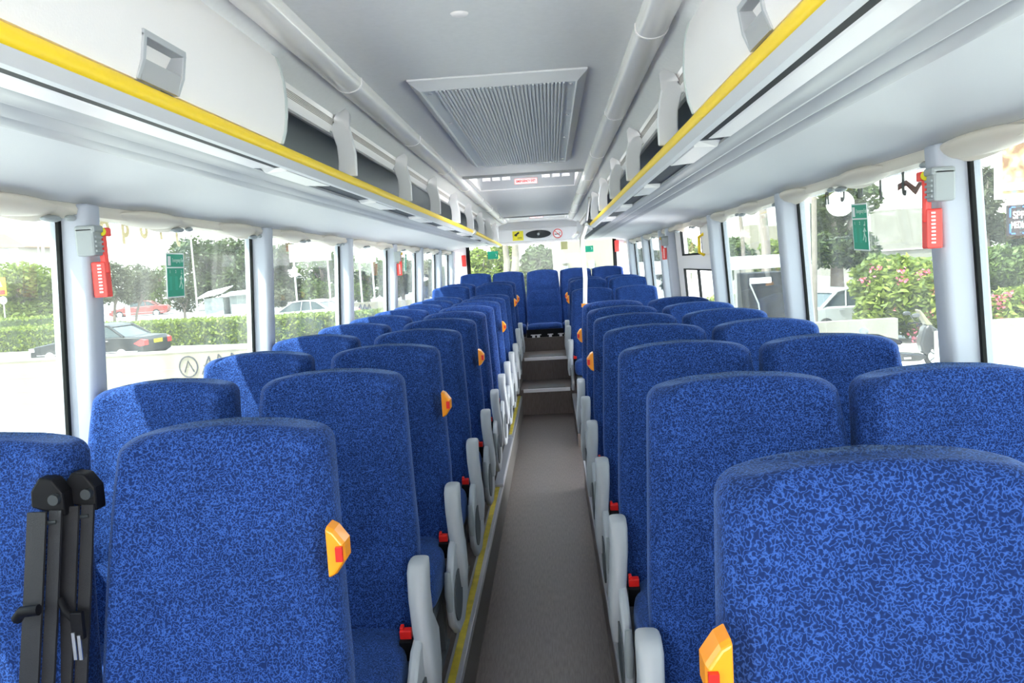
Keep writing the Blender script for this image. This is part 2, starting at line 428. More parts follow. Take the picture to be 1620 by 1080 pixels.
# ---------------------------------------------------------------- ceiling and roof
CH = .61
hatches = [(5.50, 6.62, .10), (10.2, 11.05, .07)]
b = MB()
b.bb(U(-1, .42), U(1, .42), YF, 5.50, Z(CH), Z(CH)+.02)
b.bb(U(-1, .42), U(1, .42), 6.62, 10.2, Z(CH), Z(CH)+.02)
b.bb(U(-1, .42), U(1, .42), 11.05, YB, Z(CH), Z(CH)+.02)
for s in (-1, 1):
    b.prism([(U(s, .405), Z(CH)), (U(s, .50), Z(.588)), (U(s, .568), Z(.556)), (U(s, .568), Z(.60)), (U(s, .405), Z(.64))], 'y', YF, YB)
    for (y0, y1, h) in hatches: b.bb(min(U(s, .39), U(s, .42)), max(U(s, .39), U(s, .42)), y0, y1, Z(CH), Z(CH)+.02)
struct(b.build('ceiling', CEIL, smooth=35))
b = MB()
for (a0, a1) in ((YF-.05, 5.50), (6.62, 10.2), (11.05, YB+.05)): b.bb(-1.45, 1.15, a0, a1, Z(.74), Z(.80))
for s in (-1, 1):
    x0, x1 = sorted((U(s, .40), U(s, 1.3)))
    for (y0, y1, h) in hatches: b.bb(x0, x1, y0, y1, Z(.74), Z(.80))
struct(b.build('trim_43', WHITE))

# roof hatches
for k, (y0, y1, h) in enumerate(hatches):
    t = thing('roof_hatch', ['large open roof hatch with red EMERGENCY EXIT sign behind the air grille', 'small far roof hatch above the rear seats with red EMERGENCY EXIT sign'][k], 'hatch', (C, (y0+y1)/2, Z(CH)))
    b = MB(); t0 = Z(CH)-.012; t1 = Z(CH)+h
    for s in (-1, 1):
        x0, x1 = sorted((U(s, .37), U(s, .395))); b.bb(x0, x1, y0, y1, t0+.012, Z(.80))
    b.bb(U(-1, .395), U(1, .395), y0, y0+.02, t0, Z(.80)); b.bb(U(-1, .395), U(1, .395), y1-.02, y1, t0+.012, Z(.80))
    b.build('hatch_frame', WHITE, t, bevel=.006)
    b = MB(); b.bb(U(-1, .40), U(1, .40), y0-.03, y0+.0, t0-.004, t0+.014); b.build('front_lip', GROOVE, t, bevel=.004)
    b = MB(); b.bb(U(-1, .37), U(1, .37), y0+.02, y1-.02, Z(.79), Z(.81)); b.build('hatch_cover', HATCHM, t)
    # inner tray: sloped white surround toward the back with louvre blocks
    yb = y1-.02
    b = MB(); b.prism([(y0+.5*(y1-y0), t1+.02), (yb-.05, t0+.035), (yb, t0+.02), (yb, t1+.06), (y0+.5*(y1-y0), t1+.06)], 'x', U(-1, .37), U(1, .37)); b.build('vent_tray', LGREY, t, smooth=35)
    for s in (-1, 1):
        for j in range(3):
            x = C + s*(.15+.075*j)
            b = MB(); yy = yb-.08-.02*0
            b.box((x, y0+.70*(y1-y0), t0+.075), (.05, .05, .04), Matrix.Rotation(s*.35, 3, 'Z')); b.build('vent_louvre', WHITE, t, bevel=.004)
    sg = MB(); sx0 = C+.0; ys = y0+.72*(y1-y0); zs = t0+.058
    sg.bb(C-.085, C+.085, ys-.10, ys-.096, t0+.012, t0+.052); so = sg.build('exit_sign', mat('exit_plate_%d' % k, (.5, .47, .46), .7), t)
    sg = MB()
    for (a0, a1, c0, c1) in ((-.085, .085, .050, .052), (-.085, .085, .012, .014), (-.085, -.082, .012, .052), (.082, .085, .012, .052)):
        sg.bb(C+a0, C+a1, ys-.102, ys-.100, t0+c0, t0+c1)
    sg.build('sign_border', SIGNR, so)
    text('EMERGENCY EXIT', 'sign_lettering', mat('letter_red_%d' % k, (.35, .01, .01), .6), .024, (C, ys-.102, t0+.032), (1, 0, 0), (0, 0, 1), so, bold=.0009, sx=.76)

# air grille
t = thing('ceiling_air_grille', 'large ribbed grey air return grille in the ceiling above the gangway', 'air grille', (C, 3.7, Z(CH)))
gx0, gx1, gy0, gy1 = -.425, .150, 2.65, 4.83
fo = [(gx0, gy0), (gx1, gy0), (gx1, gy1), (gx0, gy1)]
def rect_ring(d, z): return [Vector((gx0+d, gy0+d*1.6, z)), Vector((gx1-d, gy0+d*1.6, z)), Vector((gx1-d, gy1-d, z)), Vector((gx0+d, gy1-d, z))]
b = MB(); b.loft([rect_ring(0, Z(CH)-.0005), rect_ring(.0, Z(CH)-.006), rect_ring(.032, Z(CH)-.030), rect_ring(.036, Z(CH)-.028), rect_ring(.036, Z(CH)-.0005)], cap=False)
b.build('frame', LGREY, t)
b = MB(); b.bb(gx0+.036, gx1-.036, gy0+.06, gy1-.036, Z(CH)-.022, Z(CH)-.002); b.build('grille_plate', mat('grille_grey', (.66, .68, .69), .5), t)
b = MB(); n = 34
for k in range(n):
    x = gx0+.085 + (gx1-gx0-.16)*k/(n-1)
    b.bb(x-.0032, x+.0032, gy0+.075, gy1-.06, Z(CH)-.029, Z(CH)-.0215)
b.build('ribs', LGREY, t)
for x in (gx0+.058, gx1-.052):
    for y in (gy0+.12, gy0+.68, gy0+1.26, gy1-.15):
        b = MB(); b.disc((x, y, Z(CH)-.022), (0, 0, -1), .007, .004, 10, up=(0, 1, 0)); b.build('screw', CHROME, t)
b = MB(); b.ell((-.185, 2.02, Z(CH)), (.022, .022, .008), 16, 6)
tag(b.build('ceiling_sensor', WHITE, smooth=60), 'small round white cap on the bare ceiling in front of the air grille', 'cap')

# ceiling light tubes
for s in (-1, 1):
    t = thing('ceiling_light_channel', ['', 'long white glossy light channel running along the right side of the ceiling', 'long white glossy light channel running along the left side of the ceiling'][s], 'ceiling light', (U(s, .445), 4, Z(.58)))
    prof = []
    for k in range(13):
        a = PI + PI*k/12
        prof.append((U(s, .445)+.042*math.cos(a), Z(.592)+.026*math.sin(a)))
    prof += [(U(s, .445)+.042, Z(.607)), (U(s, .445)-.042, Z(.607))]
    b = MB(); b.prism(prof, 'y', YF, 11.0); b.build('diffuser', TUBE, t, smooth=40)
    jy = [1.42+1.15*k for k in range(9)] if s < 0 else [1.0+1.2*k for k in range(9)]
    for y in jy:
        b = MB(); pr2 = [(U(s, .445)+(p[0]-U(s, .445))*1.05, Z(.592)+(p[1]-Z(.592))*1.06) for p in prof]
        b.prism(pr2, 'y', y, y+.008); b.build('joint_ring', WHITE, t)
# cord loop by the first left light joint, and hook near the rear hatch
b = MB(); b.tube([(-.455, 1.32, Z(.60)), (-.42, 1.36, Z(.575)), (-.375, 1.38, Z(.57)), (-.36, 1.30, Z(.60))], .006, 8)
tag(b.build('hanging_cord', WHITE, smooth=60), 'short pale cord looped from the left ceiling light channel near the camera', 'cord')
p = at(787, 322, 8.6); b = MB(); b.tube([(p.x, 8.6, Z(CH)), (p.x, 8.6, Z(CH)-.03), (p.x+.02, 8.6, Z(CH)-.06)], .006, 8); b.ell((p.x+.022, 8.6, Z(CH)-.085), (.008, .008, .028), 8, 6)
tag(b.build('ceiling_hook', CHROME, smooth=60), 'small hanging hook on the ceiling near the rear', 'hook')

# ---------------------------------------------------------------- overhead racks
def rail_drop(y): return -.0 if y < 7.3 else -.043*(y-7.3)/4
for s in (-1, 1):
    nm = SIDE[s]
    t = thing('luggage_rack', '%s overhead luggage rack with a yellow edge strip and smooth pale underside' % nm, 'luggage rack', (U(s, .85), 4, Z(.30)))
    R0, R1 = YF, 11.25
    # underside and wall panel, profile from lip to the window
    pan = [(.815, .303), (.90, .3035), (1.0, .299), (1.08, .287), (1.15, .268), (1.19, .251), (1.21, .256), (1.21, .32), (.815, .32)]
    b = MB(); b.prism([(U(s, u), Z(h)) for u, h in pan], 'y', R0, R1); b.build('underside_panel', PANEL, t, smooth=35)
    gr = [(.64, .307), (.66, .3045), (.675, .309), (.70, .3055), (.715, .3105), (.735, .3055), (.76, .3035), (.775, .3095), (.80, .3025), (.815, .303), (.815, .33), (.64, .33)]
    b = MB(); b.prism([(U(s, u), Z(h)) for u, h in gr], 'y', R0, R1); b.build('grooved_profile', GROOVE, t, smooth=25)
    sv = [(.581, .3045), (.59, .304), (.64, .3065), (.64, .33), (.581, .33)]
    b = MB(); b.prism([(U(s, u), Z(h)) for u, h in sv], 'y', R0, 2.22); b.build('service_strip', WHITE, t)
    b = MB(); b.prism([(U(s, u), Z(h)) for u, h in ((.575, .315), (.64, .315), (.64, .33), (.575, .33))], 'y', 2.22, R1); b.build('service_channel', SHELLD, t)
    b = MB(); b.bb(*sorted((U(s, .5625), U(s, .581))), R0, 2.22, Z(.3035), Z(.33)); b.build('slot', BLACK, t)
    rail_end = 7.35 if s > 0 else 7.3
    lip = [(.523, .317), (.538, .2985), (.562, .302), (.562, .335), (.530, .348)]
    b = MB(); b.prism([(U(s, u), Z(h)) for u, h in lip], 'y', R0, 7.35); b.build('lip', LGREY, t, smooth=25)
    yl = [(.523, .317), (.5195, .320), (.5165, .331), (.5195, .343), (.524, .3465), (.531, .3485), (.530, .345), (.526, .340), (.526, .322)]
    b = MB(); b.prism([(U(s, u), Z(h)) for u, h in yl], 'y', R0, rail_end); b.build('yellow_strip', YELLOW, t, smooth=45)
    if s < 0:
        b = MB(); b.loft([[(U(s, u), y, Z(h)+dz) for u, h in lip] for y, dz in ((7.38, 0), (11.2, -.03))]); b.build('lip', LGREY, t, smooth=25)
        b = MB(); b.tube([(U(s, .523), 7.38, Z(.332)), (U(s, .52), 11.35, Z(.300))], .017, 12); b.build('yellow_rail', YELLOW, t, smooth=60)
        b = MB(); b.tube([(U(s, .523), 7.30, Z(.332)), (U(s, .523), 7.42, Z(.332))], .024, 14); b.build('rail_clamp', CHROME, t, smooth=60)
    else:
        b = MB(); b.prism([(U(s, u), Z(h)) for u, h in lip], 'y', 7.8, 11.2); b.build('lip', LGREY, t, smooth=25)
        b = MB(); b.tube([(U(s, .50), 10.0, Z(.365)), (U(s, .47), 11.0, Z(.345))], .018, 12); b.build('silver_rail', TUBE, t, smooth=60)
    # floor of the rack, back lining, valance
    b = MB(); b.bb(*sorted((U(s, .535), U(s, 1.2))), R0, R1, Z(.33), Z(.342)); b.build('rack_floor', DGREY, t)
    ln = [(1.20, .33), (1.16, .42), (1.05, .52), (.80, .575), (.62, .58), (.62, .60), (.80, .60), (1.08, .55), (1.2, .45), (1.23, .33)]
    b = MB(); b.prism([(U(s, u), Z(h)) for u, h in ln], 'y', R0, R1); b.build('rack_lining', DGREY, t, smooth=35)
    b = MB(); b.prism([(U(s, u), Z(h)) for u, h in ((1.12, .342), (1.12, .40), (1.10, .41), (1.09, .342))], 'y', R0, R1); b.build('back_ledge', LGREY, t)
    va = [(.567, .557), (.572, .548), (.5735, .545), (.578, .520), (.582, .512), (.590, .500), (.60, .498), (.62, .505), (.625, .58), (.57, .575)]
    b = MB(); b.prism([(U(s, u), Z(h)) for u, h in va], 'y', 2.0, R1); b.build('valance', WHITE, t, smooth=25)
    b = MB(); 
    for k in range(5):
        h = .5425-.0045*k; u = .5735+.001*k
        b.bb(*sorted((U(s, u-.0012), U(s, u+.01))), 2.0, R1, Z(h)-.0016, Z(h)+.0008)
    b.build('valance_ribs', mat('vent_beige_'+nm, (.42, .38, .35), .6), t)
    # struts
    sy = [2.86, 4.0, 5.05, 6.15, 7.25, 8.4, 9.5, 10.6] if s < 0 else [2.60, 3.68, 4.70, 5.75, 6.85]
    for y in sy:
        pl = [(.505, .346), (.572, .346), (.566, .40), (.568, .45), (.582, .50), (.602, .508), (.598, .52), (.575, .53), (.562, .555), (.545, .572), (.530, .577), (.518, .560), (.520, .52), (.512, .48), (.503, .42)]
        b = MB(); b.prism([(U(s, u), Z(h)) for u, h in pl], 'y', y, y+.022); st = b.build('strut', LGREY, t, bevel=.004, smooth=40)
        cp = [(.575, .535), (.562, .558), (.545, .575), (.530, .580), (.514, .562), (.517, .515), (.527, .500), (.540, .535)]
        b = MB(); b.loft([[(U(s, u), y-.003, Z(h)) for u, h in cp], [(U(s, .545+(u-.545)*.8), y+.05, Z(.56+(h-.56)*.55)) for u, h in cp]]); b.build('strut_cap', CHROME, st, smooth=40)
    # end cap
    b = MB(); b.bb(*sorted((U(s, .535), U(s, 1.2))), 11.2, 11.24, Z(.31), Z(.59)); b.build('end_cap', LGREY, t, bevel=.006)
    # reading light panels in the service channel
    ly = [2.25, 3.42, 4.62, 5.8, 7.0, 8.2, 9.4] if s < 0 else [2.32, 3.55, 4.75, 5.95]
    for y in ly:
        b = MB(); b.loft([[(U(s, .562), y, Z(.318)), (U(s, .64), y, Z(.318)), (U(s, .64), y+.50, Z(.318)), (U(s, .562), y+.50, Z(.318))],
                          [(U(s, .566), y+.03, Z(.301)), (U(s, .638), y+.06, Z(.303)), (U(s, .638), y+.44, Z(.303)), (U(s, .566), y+.47, Z(.301))]])
        b.build('light_panel', LAMP, t, bevel=.002)

    # closed lockers at the front of the rack
    ye = 2.13 if s < 0 else 2.10
    k = thing('overhead_locker', 'closed white overhead locker at the front of the %s luggage rack' % nm, 'locker', (U(s, .6), 1, Z(.35)))
    face = [(.523, .349), (.512, .38), (.5055, .42), (.5035, .46), (.506, .505), (.512, .54), (.520, .566), (.53, .575)]
    inner = [(u+.02, h) for u, h in reversed(face)]
    poly = [(U(s, u), Z(h)) for u, h in face+inner]
    b = MB(); b.prism(poly, 'y', YF, .30); b.build('door', WHITE, k, smooth=40)
    y0, y1 = (1.375, 1.525) if s < 0 else (1.36, 1.50)
    up = [(.5053, .424)] + [p for p in face if p[1] > .43]; up = up + [(u+.02, h) for u, h in reversed(up)]
    b = MB(); b.prism(poly, 'y', .31, y0); b.prism(poly, 'y', y1, ye-.02); b.prism([(U(s, u), Z(h)) for u, h in up], 'y', y0, y1); dr = b.build('door', WHITE, k, smooth=40)
    # rounded grey rim at the free end
    rim = [(U(s, u-.002), Z(h)) for u, h in face] + [(U(s, u+.03), Z(h)) for u, h in reversed(face)]
    b = MB(); b.prism(rim, 'y', ye-.018, ye); b.build('end_rim', mat('rim_grey_'+nm, (.55, .60, .60), .4), k, smooth=40, bevel=.002)
    en = [(.53, .349), (.515, .40), (.512, .46), (.518, .53), (.535, .575), (.62, .57), (.62, .35)]
    b = MB(); b.prism([(U(s, u), Z(h)) for u, h in en], 'y', ye-.03, ye-.015); b.build('end_panel', WHITE, k)
    # recessed pull handle
    fo = [(.524, .350), (.511, .38), (.504, .424)]          # outer face of the frame
    fr = MB()
    for (a0, a1) in ((y0-.004, y0+.007), (y1-.007, y1+.004)):
        fr.prism([(U(s, u-.0035), Z(h)) for u, h in fo] + [(U(s, u+.035), Z(h)) for u, h in reversed(fo)], 'y', a0, a1)
    fr.prism([(U(s, .501), Z(.418)), (U(s, .5005), Z(.430)), (U(s, .53), Z(.430)), (U(s, .53), Z(.418))], 'y', y0-.004, y1+.004)
    hf = fr.build('handle', ARM, dr, bevel=.0015)
    b = MB(); b.prism([(U(s, .555), Z(.350)), (U(s, .540), Z(.395)), (U(s, .525), Z(.418)), (U(s, .56), Z(.418)), (U(s, .57), Z(.35))], 'y', y0+.007, y1-.007); b.build('handle_recess', WHITE, dr, smooth=40)
    b = MB(); b.prism([(U(s, .519), Z(.350)), (U(s, .510), Z(.384)), (U(s, .514), Z(.386)), (U(s, .526), Z(.350))], 'y', y0+.007, y1-.007); b.build('handle_flap', GROOVE, dr)

    # translucent service duct between the rack and the window heads
    rings = []; ny = 240
    for q in range(ny+1):
        y = YF + (YB-.1-YF)*q/ny
        ph = 2*PI*y/.76
        d1 = .010*math.sin(ph)+.004*math.sin(2*ph+1); d2 = .010*abs(math.sin(ph*.5+.6))
        rings.append([(U(s, 1.185), y, Z(.253)), (U(s, 1.175), y, Z(.240)-d2*.8), (U(s, 1.180), y, Z(.226)-d2), (U(s, 1.20), y, Z(.214)+d1*.6), (U(s, 1.222), y, Z(.208)+d1), (U(s, 1.232), y, Z(.215)), (U(s, 1.232), y, Z(.26)), (U(s, 1.20), y, Z(.262))])
    duct = thing('service_duct', 'wavy milky plastic duct with reading lamps above the %s windows' % nm, 'air duct', (U(s, 1.2), 4, Z(.23)))
    b = MB(); b.loft(rings); b.build('duct_cover', MILK, duct, smooth=50)
    b = MB(); b.bb(*sorted((U(s, 1.184), U(s, 1.192))), YF, YB-.1, Z(.2475), Z(.2525)); b.build('shadow_gap', GROOVE, duct)
    y = .45 if s < 0 else .52
    while y < 10.8:
        b = MB(); b.ell((U(s, 1.190), y, Z(.228)), (.040, .24, .021), 24, 8, R=Matrix.Rotation(s*.5, 3, 'Y')); pod = b.build('lamp_pod', MILK, duct, smooth=60)
        b = MB(); b.ell((U(s, 1.20), y+.22, Z(.205)), (.018, .045, .010), 12, 6); b.ell((U(s, 1.192), y+.30, Z(.210)), (.013, .022, .009), 12, 6); b.build('reading_lamp', HAMG, pod, smooth=60)
        y += .76

# ---------------------------------------------------------------- seats
def backrest_mesh(wtop=.203, wlow=.232, z0=.36, z1=1.123, lean=.20, flip=1):
    b = MB(); rings = []; n = 40
    def hw(z):
        k = (z1-z)/(z1-z0)
        base = wtop + (wlow-wtop)*min(1, k*1.65)**.9
        if k > .85: base -= .012*(k-.85)/.15
        return base
    r = .036; zs = []
    zz = [z0, z0+.02, .44, .50, .56, .60, .63, .645, .66, .70, .76, .82, .845, .86, .875, .92, .97, 1.02, z1-r]
    for z in zz: zs.append((z, 0))
    for k in range(1, 8): a = PI/2*k/7; zs.append((z1-r+r*math.sin(a), 1-math.cos(a)))
    for z, e in zs:
        h = hw(z) - r*e*.95; k = (z1-z)/(z1-z0)
        t = .105 + .02*k - .032*e                 # thickness
        yf = -lean*(z1-z) - .012*math.sin(PI*min(1, k*1.3)) + .022*e
        seam = sum(.006*math.exp(-((z-q)/.008)**2) for q in (.645, .86))
        if z < z0+.01: h -= .02; t -= .02; yf += .01
        ring = []
        for j in range(n):
            a = 2*PI*j/n; ca, sa = math.cos(a), math.sin(a); p = .34
            x = h*math.copysign(abs(ca)**p, ca); yy = math.copysign(abs(sa)**(.75 if sa < 0 else .5), sa)
            ax = abs(x)/h
            bol = .026*max(0, min(1, (ax-.62)/.22))*(1-e)*min(1, (1-k)*4+.3)*(1 if k > .03 else k/.03)
            if ax > .93: bol *= .6
            y = yf + t/2 + yy*t/2 - (bol if sa < .15 else 0) + (seam if sa < 0 and ax < .9 else 0)
            zc = z - (.018*(ax**2))*(1 if e == 0 and z > 1.0 or e > 0 else 0)*max(0, (z-1.0)/(z1-1.0))
            ring.append((flip*x, y, zc))
        rings.append(ring)
    b.loft(rings)
    return b
def cushion_mesh(hw=.224):
    b = MB(); rings = []; n = 36
    for y, hz, sx, zc in ((-.600, .015, .90, .385), (-.592, .050, .955, .38), (-.565, .068, .985, .375), (-.50, .078, 1, .372), (-.42, .078, 1, .366), (-.30, .076, 1, .36), (-.24, .076, .96, .358), (-.20, .074, .90, .358), (-.12, .07, .88, .358)):
        ring = []
        for j in range(n):
            a = 2*PI*j/n; ca, sa = math.cos(a), math.sin(a)
            x = hw*sx*math.copysign(abs(ca)**.35, ca); z = zc + hz*math.copysign(abs(sa)**.5, sa)
            if sa > 0: z += .012*max(0, abs(x)/hw-.6)/.4 * (1-abs(x)/hw*.6)
            ring.append((x, y, z))
        rings.append(ring)
    b.loft(rings); return b

def make_seat(side, aisle, handle=False, rear=False):
    """side -1/+1 = side of the bus; the gangway lies towards -side"""
    t = thing('coach_seat', '', 'seat')
    g = -side                                   # direction of the gangway
    backrest_mesh().build('backrest', FAB, t, smooth=60)
    cushion_mesh().build('seat_cushion', FAB, t, smooth=60)
    b = MB(); b.bb(-.21, .21, -.56, -.10, .26, .30); b.build('seat_pan', SHELLD, t, bevel=.005)
    for x in (-.17, .17):
        b = MB()
        if rear: b.bb(x-.02, x+.02, -.50, -.14, .275, .30)
        else:
            b.bb(x-.02, x+.02, -.46, -.40, .0, .27); b.bb(x-.02, x+.02, -.20, -.14, .0, .27); b.bb(x-.022, x+.022, -.50, -.10, .0, .02)
        b.build('leg', SHELLD, t, bevel=.003)
    if rear: return t
    # buckle
    bx = g*.212
    b = MB(); R = Matrix.Rotation(.15, 3, 'X')
    b.box((bx, -.222, .405), (.034, .024, .060), R); bk = b.build('belt_buckle', BLACK, t, bevel=.004)
    b = MB(); b.box((bx, -.218, .446), (.031, .022, .026), R); b.box((bx-.010, -.216, .462), (.010, .020, .010), R); b.build('release_button', RED, bk, bevel=.003)
    if aisle:
        # side cover with dark insert, recline lever
        cx0, cx1 = sorted((g*.236, g*.262))
        oc = [(-.40, .20), (-.30, .13), (-.16, .11), (-.02, .15), (.03, .25), (.02, .36), (-.05, .43), (-.16, .46), (-.30, .44), (-.40, .37), (-.43, .28)]
        b = MB(); b.prism(oc, 'x', cx0, cx1); c = b.build('side_cover', ARM, t, bevel=.008, smooth=50)
        b = MB(); ix = g*.2625
        ins = [(-.30 + .10*math.cos(a), .27 + .085*math.sin(a)) for a in [2*PI*k/20 for k in range(20)]]
        b.prism(ins, 'x', min(ix, ix+g*.004), max(ix, ix+g*.004)); b.build('insert', SHELLD, c)
        b = MB(); b.tube([(g*.250, -.435, .40), (g*.252, -.45, .33), (g*.252, -.44, .27)], [.010, .014, .009], 10); b.build('recline_lever', HAMG, t, smooth=60)
        # armrest: upright blade curving outwards towards its foot
        rings = []
        for z, yc, d, xo, wd in ((.622, -.150, .030, .247, .021), (.618, -.155, .044, .247, .026), (.600, -.165, .052, .247, .0275), (.54, -.185, .056, .249, .026), (.47, -.205, .056, .256, .025), (.40, -.215, .054, .264, .024), (.33, -.21, .05, .268, .022), (.27, -.20, .035, .268, .015)):
            ring = []
            for j in range(16):
                a = 2*PI*j/16; ca, sa = math.cos(a), math.sin(a)
                ring.append((g*(xo + wd*math.copysign(abs(ca)**.55, ca)), yc + d*math.copysign(abs(sa)**.6, sa), z))
            rings.append(ring)
        b = MB(); b.loft(rings); b.build('armrest', ARM, t, smooth=60)
    if handle:
        # orange grab handle on the gangway shoulder
        prof = [(-.048, 0), (-.040, .014), (-.016, .031), (.016, .031), (.040, .014), (.048, 0)]
        b = MB(); rings = []
        for dx, k in ((-.018, .92), (-.010, 1), (.016, 1), (.022, .9)):
            rings.append([(g*(.222+d*k), -.085-.0*dx+dx*1.4 - .2*(1.123-(.905+z))*0, .905+z*k) for z, d in prof])
        b.loft(rings); h = b.build('grab_handle', ORANGE, t, bevel=.003)
        b = MB(); b.box((g*.246, -.115, .905), (.012, .008, .026)); b.build('reflector', RED, h)
    return t
def shoulder_belt(t, xs, lean=.0):
    """retracted three-point belt hanging between two seats; xs = lateral centre in seat space"""
    b = MB(); b.prism([(xs-.032, 1.005), (xs+.030, .985), (xs+.030, 1.03), (xs+.012, 1.055), (xs-.012, 1.06), (xs-.030, 1.035)], 'y', -.055, -.02)
    g = b.build('belt_guide', BLACK, t, bevel=.004)
    b = MB(); b.tube([(xs+.018, -.050, 1.02), (xs+.018, -.066, 1.02)], .010, 12); b.tube([(xs-.03, -.06, .99), (xs-.032, -.064, .975), (xs+.02, -.064, .98)], .004, 8); b.build('guide_bolt', SIGNK, g, smooth=60)
    b = MB()
    for dx, wd, y in ((-.013, .018, -.066), (.017, .012, -.058)):
        rings = []
        for z, sh in ((1.0, 0), (.85, -.004), (.62, -.012), (.42, -.03)):
            yc = y - .20*(1.0-z)*1.05
            rings.append([(xs+dx+sh-wd, yc-.002, z), (xs+dx+sh+wd, yc-.004, z), (xs+dx+sh+wd, yc+.002, z), (xs+dx+sh-wd, yc+.002, z)])
        b.loft(rings)
    b.build('belt_webbing', WEB, t, smooth=30)
    return g

L_Y = [1.50, 2.28, 3.04, 3.80, 4.56, 5.28, 6.02, 6.78, 7.54, 8.32]
R_Y = [1.015, 1.785, 2.57, 3.32, 4.09, 4.82, 5.56]
ORD = ['first', 'second', 'third', 'fourth', 'fifth', 'sixth', 'seventh', 'eighth', 'ninth', 'tenth', 'eleventh', 'twelfth']
XA = {-1: -.645, 1: .405}; XW = {-1: -1.125, 1: .845}
protos = {}
def seat(side, aisle, handle, loc, label, group):
    key = (side, aisle, handle)
    if key not in protos:
        t = make_seat(side, aisle, handle); protos[key] = t; t.location = loc; t['label'] = label; t['group'] = group
        return t
    return dup(protos[key], loc, label, group)
# make pristine prototypes first (children are built at the origin, then the empty is moved)
rowsL = [(y, PZ, i in (0, 2, 4, 7)) for i, y in enumerate(L_Y)] + [(9.10, .30, True), (9.85, .31, True)]
rowsR = [(y, PZ, i in (0, 4, 6)) for i, y in enumerate(R_Y)] + [(8.32, PZ+.01, False), (9.10, .30, True), (9.85, .31, True)]
for s, rows in ((-1, rowsL), (1, rowsR)):
    nm = SIDE[s]
    for i, (y, z, h) in enumerate(rows):
        zz = z
        hh = 'orange handle' if h else 'no handle'
        if s > 0 and i >= 7: where = '%s row behind the middle door' % ORD[i-7]
        else: where = '%s row from the camera' % ORD[i]
        seat(s, True, h, (XA[s], y, zz), 'blue gangway seat with %s, %s of the gangway, %s' % (hh, nm, where), 'gangway seats on the %s' % nm)
        if s > 0 and i == 0: continue
        dx = {0: 0}.get(i, 0)
        o = seat(s, False, False, (XW[s], y-.03, zz), 'blue window seat beside the %s windows, %s' % (nm, where if not (s > 0 and i < 7) else '%s row from the camera' % ORD[i]), 'window seats on the %s' % nm)
# belts on the nearest left pair
fl = protos[(-1, True, True)]; loc = fl.location.copy()
# the first left gangway seat is itself the prototype: give belts only to it and its neighbour
fl2 = protos[(-1, False, False)]
for o, xs in ((fl, -.249), (fl2, .188)):
    # shoulder_belt builds in world space relative to the parent
    keep = o.location.copy(); o.location = (0, 0, 0)
    gd = shoulder_belt(o, xs)
    if o is fl:
        b = MB(); b.box((xs+.018, -.13, .80), (.022, .012, .05)); b.tube([(xs-.02, -.115, .845), (xs-.005, -.125, .825), (xs+.02, -.13, .80)], .007, 8); st = b.build('belt_tongue', BLACK, o, bevel=.002)
        b = MB(); b.box((xs+.012, -.137, .765), (.006, .003, .05)); b.box((xs+.022, -.137, .762), (.006, .003, .045)); b.build('tongue_blade', CHROME, st)
    else:
        b = MB(); b.tube([(xs-.035, -.12, .825), (xs-.02, -.128, .840), (xs+.01, -.126, .842)], .010, 10); b.build('belt_stop', BLACK, o, smooth=60)
    o.location = keep
fl['label'] = 'nearest blue gangway seat left of the gangway, with orange grab handle and black shoulder belt'
fl2['label'] = 'nearest blue window seat at the left edge, partly sunlit, black belts at its right'

# rear bench of five seats on the raised platform
rp = None
for i, (x, nmx) in enumerate(((-1.015, 'far left, by the left window'), (-.575, 'second from the left'), (-.115, 'in the centre facing the gangway'), (.325, 'second from the right'), (.750, 'far right, by the right pillar'))):
    y = 10.98 if i != 2 else 10.9; z = .415
    if rp is None:
        rp = make_seat(1, False, False, True); rp.location = (x, y, z); rp['group'] = 'rear bench seats'; r = rp
    else: r = dup(rp, (x, y, z), None, 'rear bench seats')
    r['label'] = 'dark blue rear bench seat under the back window, ' + nmx
b = MB(); b.bb(AL+.04, AR-.04, 10.22, 10.24, .70, .80)
t = thing('seat_bracket', 'black sheet for the dark gap, with pale metal brackets, under the centre rear seat', 'bracket', (C, 10.2, .70))
b.build('panel', BLACK, t)  # black sheet stands in for the dark gap below the cushion
for x in (-.26, -.20, -.05, .08): 
    b = MB(); b.bb(x-.018, x+.018, 10.20, 10.22, .70, .735); b.bb(x-.035, x+.035, 10.205, 10.22, .728, .738); b.build('metal_bracket', ALU, t)

# ---------------------------------------------------------------- grab pole behind the door
t = thing('grab_pole', 'bent silver vertical grab pole right of the gangway', 'pole', (.33, 7.45, 0))
p0 = at(925.5, 482, 7.45); p1 = at(926, 440, 7.45); p2 = at(920.5, 395, 7.45); p3 = at(929, 352, 7.45); p4 = at(935, 312, 7.45)
b = MB(); b.tube([(p0.x, 7.45, p0.z-.65), p0, p1, (p2.x+.008, 7.45, p2.z+.08), p2, (p2.x+.005, 7.45, p2.z+.10), p3, (p4.x, 7.45, Z(CH))], .020, 14); b.build('pole', CHROME, t, smooth=60)
b = MB(); b.tube([(p0.x, 7.45, p0.z-.02), (p0.x, 7.45, p0.z+.012)], .034, 14); b.build('collar', ORANGE, t, smooth=60)
b = MB(); b.tube([(p3.x, 7.42, p3.z-.01), (p3.x+.02, 7.36, p3.z-.005)], .026, 14); b.build('rail_joint', CHROME, t, smooth=60)

